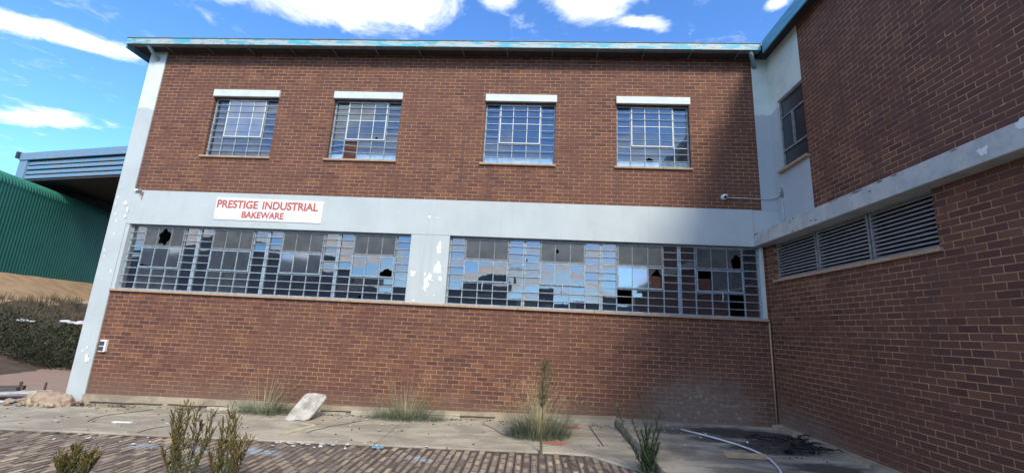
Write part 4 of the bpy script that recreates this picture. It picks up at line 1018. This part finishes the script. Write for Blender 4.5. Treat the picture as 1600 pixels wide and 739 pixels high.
# ------------------------------------------------------------------ left background
# hedge
q = random.Random(77); K = empty('hedge', (-17, 5.6, -.4), 'dark overgrown hedge beside the gravel road, left of the building', 'hedge'); mb = MB(); m2 = MB()
for k in range(30000):
    x = q.uniform(-27, -12.5); y = 5.0+abs(q.gauss(0, .55))+.25*noise.noise(Vector((x*.6, 0, 0)))
    top = 1.10+.55*noise.noise(Vector((x*.7, 0, 4)))+.32*noise.noise(Vector((x*2.6, 0, 2)))+q.uniform(-.12, .10); base = gz(x)-.06
    z = base+(top-base)*(q.random()**.8)
    y -= .35*math.sin(math.pi*min(1, max(0, (z-base)/(top-base))))
    a = q.uniform(0, 6.28); s = q.uniform(.018, .045); p = Vector((x, y, z)); e1 = Vector((math.cos(a), math.sin(a), q.uniform(-.6, .6)))*s; e2 = Vector((-math.sin(a)*.4, math.cos(a)*.4, q.uniform(.3, 1)))*s
    mb.face((p-e1, p-e2*.6, p+e1, p+e2))
mb.build('foliage', m_hedge, K, fix=False)
for k in range(60):
    x = -27+k*.24; m2.tube([(x, 5.6, gz(x)-.1), (x+q.uniform(-.2, .2), 5.5, .6)], [.03, .012], 5)
m2.build('stems', m_stem, K, fix=False)
# dry grass on the bank
mb = MB()
for k in range(20000):
    x = q.uniform(-34, -13.5); y = q.uniform(5.5, 19); s = (Vector((x, y))-SA).dot(SN)
    if not (3.0 < s < 8.8): continue
    blade(mb, (x, y, terr(x, y)-.02), q.uniform(0, 6.28), q.uniform(0, .7), q.uniform(.15, .5), .014, .4, 2)
tag(mb.build('dry_grass', leafmat('dry_bank_grass', (.115, .092, .055), (.050, .056, .030), .7), fix=False), 'dry dull grass covering the bank behind the hedge', 'grass', kind='stuff')
# low maroon wall with pale coping behind hedge
K = empty('low_wall', (-14.6, 6.9, -.4), 'low dark maroon wall with pale coping behind the hedge', 'wall')
mb = MB(); mb.box(-16.0, -12.2, 6.5, 6.7, -.5, 1.02); mb.build('wall_body', plain('maroon_paint', (.085, .03, .03), .7, .3, 4), K)
mb = MB(); mb.box(-16.05, -12.15, 6.46, 6.74, 1.022, 1.09); mb.build('coping', plain('pale_coping', (.60, .52, .50), .7, .2, 4), K)
for k, (x, z, s) in enumerate(((-17.7, 1.14, .13), (-17.35, 1.12, .09), (-16.15, 1.18, .12), (-15.9, 1.16, .09), (-15.6, 1.17, .12), (-15.2, 1.13, .08))):
    rock('pale_rubbish', x, 5.35, z, s*1.6, s, s*.55, plain('pale_rubbish_%s' % 'abcdef'[k], (.55, .54, .50) if k % 2 else (.62, .64, .68), .8, .3, 12), k+40, None,
         ['pale rubbish on the hedge top at the far left edge', 'small pale rubbish just right of the one at the far left edge', 'white rubbish first of four at the middle of the hedge top', 'grey rubbish second of four at the middle of the hedge top', 'white rubbish third of four at the middle of the hedge top', 'grey rubbish fourth of four, nearest the maroon wall'][k], 'rubbish', 2, .5, True, 'rubbish caught on top of the hedge')
# fallen pipe on sandy bank
p0 = Vector((-20.6, 12.5)); 
mb = MB(); a = Vector((-23.0, 12.3, terr(-23.0, 12.3)+.45)); b = Vector((-21.8, 13.6, terr(-21.8, 13.6)+.55))
mb.box(-1.3, 1.3, -.07, .07, -.06, .06, Matrix.Translation((-22.6, 12.0, terr(-22.6, 12.0)+.35)) @ Matrix.Rotation(R(38), 4, 'Z') @ Matrix.Rotation(R(-9), 4, 'Y'))
tag(mb.build('concrete_post', m_plinth, loc=(-22.6, 12, terr(-22.6, 12))), 'grey post lying propped on the sandy bank below the green shed', 'post')

# green corrugated shed
K = empty('green_shed', (*SA, 3.2), 'large green corrugated metal shed with curved eave on the sandy bank', 'shed')
m, t, b, p = material('green_sheeting')
t.put(b.inputs['Base Color'], t.mix(t.ramp(t.noise(p, .6, 5, .6), .35, .7), (.032, .18, .12, 1), (.025, .15, .10, 1))); b.inputs['Roughness'].default_value = .45
m_green = m
def corr_sheet(profile, t0, t1, pitch=.2, depth=.035):
    """profile: list of (outward offset, z); ribs run along the profile; wall along SDIR"""
    mb = MB(); nS = int((t1-t0)/(pitch/4)); rows = []
    for i in range(nS+1):
        s = t0+(t1-t0)*i/nS; ph = (i % 4); off = (0, depth, depth, 0)[ph]
        rows.append([(SA+SDIR*s+SN*(o_+off*nx_)) .to_3d()+Vector((0, 0, z_+off*nz_)) for (o_, z_, nx_, nz_) in profile])
    L_ = len(profile)
    mb.v = [tuple(v) for r_ in rows for v in r_]
    for i in range(nS):
        for j in range(L_-1):
            a = i*L_+j; mb.f.append((a, a+1, a+1+L_, a+L_)); mb.m.append(0); mb.col.append(0)
    return mb
ZE = 1.76+5.85
wallp = [(0, 3.0, 1, 0), (0, ZE-.0, 1, 0)]
mb = corr_sheet(wallp, -14, 40); mb.build('wall', m_green, K, fix=False)
rad = .65
roofp = [(.03+rad*(math.cos(a)-1), ZE+rad*math.sin(a), math.cos(a), math.sin(a)) for a in [R(x) for x in (0, 12, 24, 36, 48, 60, 72)]]
lx, lz = roofp[-1][0], roofp[-1][1]
roofp += [(lx-9, lz+9*math.tan(R(4)), .2, .98)]
mb = corr_sheet(roofp, -14, 40, depth=.03); mb.build('roof', m_green, K, fix=False)
mb = MB()
for s in (-14, 40):
    a = SA+SDIR*s; bb = a-SN*10; c = [a.to_3d()+Vector((0, 0, 3)), bb.to_3d()+Vector((0, 0, 3)), bb.to_3d()+Vector((0, 0, lz+.6)), a.to_3d()+Vector((0, 0, ZE))]
    mb.prism(c, (SDIR*.1).to_3d())
mb.build('gable_wall', m_green, K)
mb = MB(); a = SA+SDIR*-14; c = SA+SDIR*40
mb.prism([(a+SN*.05).to_3d()+Vector((0, 0, 2.6)), (a-SN*.3).to_3d()+Vector((0, 0, 2.6)), (a-SN*.3).to_3d()+Vector((0, 0, 3.05)), (a+SN*.05).to_3d()+Vector((0, 0, 3.05))], (SDIR*54).to_3d()); mb.build('footing', m_sand, K)

# old loading canopy with peeling boards
P1, P2 = Vector((-31.3, 13.8)), Vector((-23.2, 12.3)); dirc = (P2-P1).normalized(); P3 = P1+dirc*((-9.65-P1.x)/dirc.x); nc = Vector((-dirc.y, dirc.x))  # away from camera
K = empty('loading_canopy', (P2.x, P2.y, 8.8), 'old canopy with peeling blue-grey boarded edge jutting from behind the building', 'canopy')
Z0c, Z1c = 1.76+7.07, 1.76+8.78
def cbox(mb, a, b, o0, o1, z0, z1):
    c = []
    for z in (z0, z1):
        for o_ in (o0, o1):
            for e_ in (a, b): c.append((e_+nc*o_).to_3d()+Vector((0, 0, z)))
    mb.hexa(c)
mb = MB(); H_ = Z1c-Z0c
cbox(mb, P1, P3, -.12, .02, Z1c-H_*.26, Z1c); mb.build('top_board', m_louvred, K)
for k in range(4):
    mb = MB(); zb = Z0c+H_*.05+k*H_*.17; cbox(mb, P1+dirc*.7, P3, .0+.03*(k % 2), .08+.03*(k % 2), zb+.02, zb+H_*.125); mb.build('fascia_board', m_louvred, K)
mb = MB(); cbox(mb, P1+dirc*.0, P1+dirc*.68, -.06, .06, Z0c, Z1c-H_*.262); mb.build('end_board', m_louvred, K)
mb = MB(); cbox(mb, P1+dirc*.1, P3, .12, .2, Z0c, Z1c-.02); cbox(mb, P1, P3, .2, 16, Z1c-.4, Z1c-.3); cbox(mb, P1+dirc*.1, P3, -.04, .11, Z0c-.06, Z0c+.02)
cbox(mb, P1, P3, .21, 16, Z0c+.05, Z0c+.15)
cbox(mb, P1+dirc*3.2, P3, 9.0, 9.4, 1, Z0c+.05); cbox(mb, P1+dirc*.15, P1+dirc*.3, .3, 16, Z0c-1.6, Z0c+.05)  # dark wall and end panel added; they stand in for shade under the canopy
mb.build('deck_and_dark_panels', m_dark, K)
mb = MB(); cbox(mb, P1-dirc*.12, P1+dirc*.05, -.25, .1, Z1c-.35, Z1c+.05); mb.build('gutter_end', m_dark, K)
for s in (9.5, 15.0):
    mb = MB(); pp = P1+dirc*s+nc*7; mb.box(pp.x-.15, pp.x+.15, pp.y-.15, pp.y+.15, -.3, Z0c+.05); mb.build('post', m_steel_d, K)

# ------------------------------------------------------------------ yard buildings behind the photographer (seen in the window panes)
K = empty('warehouse', (0, -48, 0), 'long dark warehouse across the yard, mirrored low in the window panes', 'warehouse')
m_wh = plain('warehouse_wall', (.17, .17, .19), .9, .3, .3)
mb = MB(); mb.box(-70, 45, -60, -48, -.5, 6.0)
mb.prism([(-70, -48.01, 6.0), (-26, -48.01, 6.0), (-26, -48.01, 8.6), (-44, -48.01, 11.5), (-70, -48.01, 8.0)], (0, -11, 0))
mb.prism([(-13, -48.01, 6.0), (-4, -48.01, 6.0), (-4, -48.01, 8.4), (-7, -48.01, 8.4)], (0, -11, 0))
mb.prism([(14, -48.01, 6.0), (34, -48.01, 6.0), (34, -48.01, 9.5), (18, -48.01, 9.5)], (0, -11, 0))
mb.build('wall', m_wh, K)
m_cream = plain('cream_blind', (.60, .52, .36), .7, .2, 1)
for k in range(13):
    x = -16+k*3.6; mb = MB(); mb.box(x, x+2.6, -48.0, -47.9, 3.6, 4.9); pw = mb.build('window', m_cream, K)
    mb = MB()
    for j in range(7): mb.box(x+.1+j*.4, x+.2+j*.4, -47.89, -47.84, 3.6, 4.9)
    mb.build('window_bar', m_wh, pw)
K = empty('utility_pole', (-3.2, -44, 0), 'T-shaped pole across the yard, mirrored in a ground floor window', 'pole')
mb = MB(); mb.tube([(-3.2, -44, -.2), (-3.2, -44, 9.6)], [.2, .15], 8); mb.build('mast', m_wh, K)
mb = MB(); mb.box(-4.6, -1.8, -44.1, -43.9, 9.1, 9.6); mb.build('crossarm', m_wh, K)
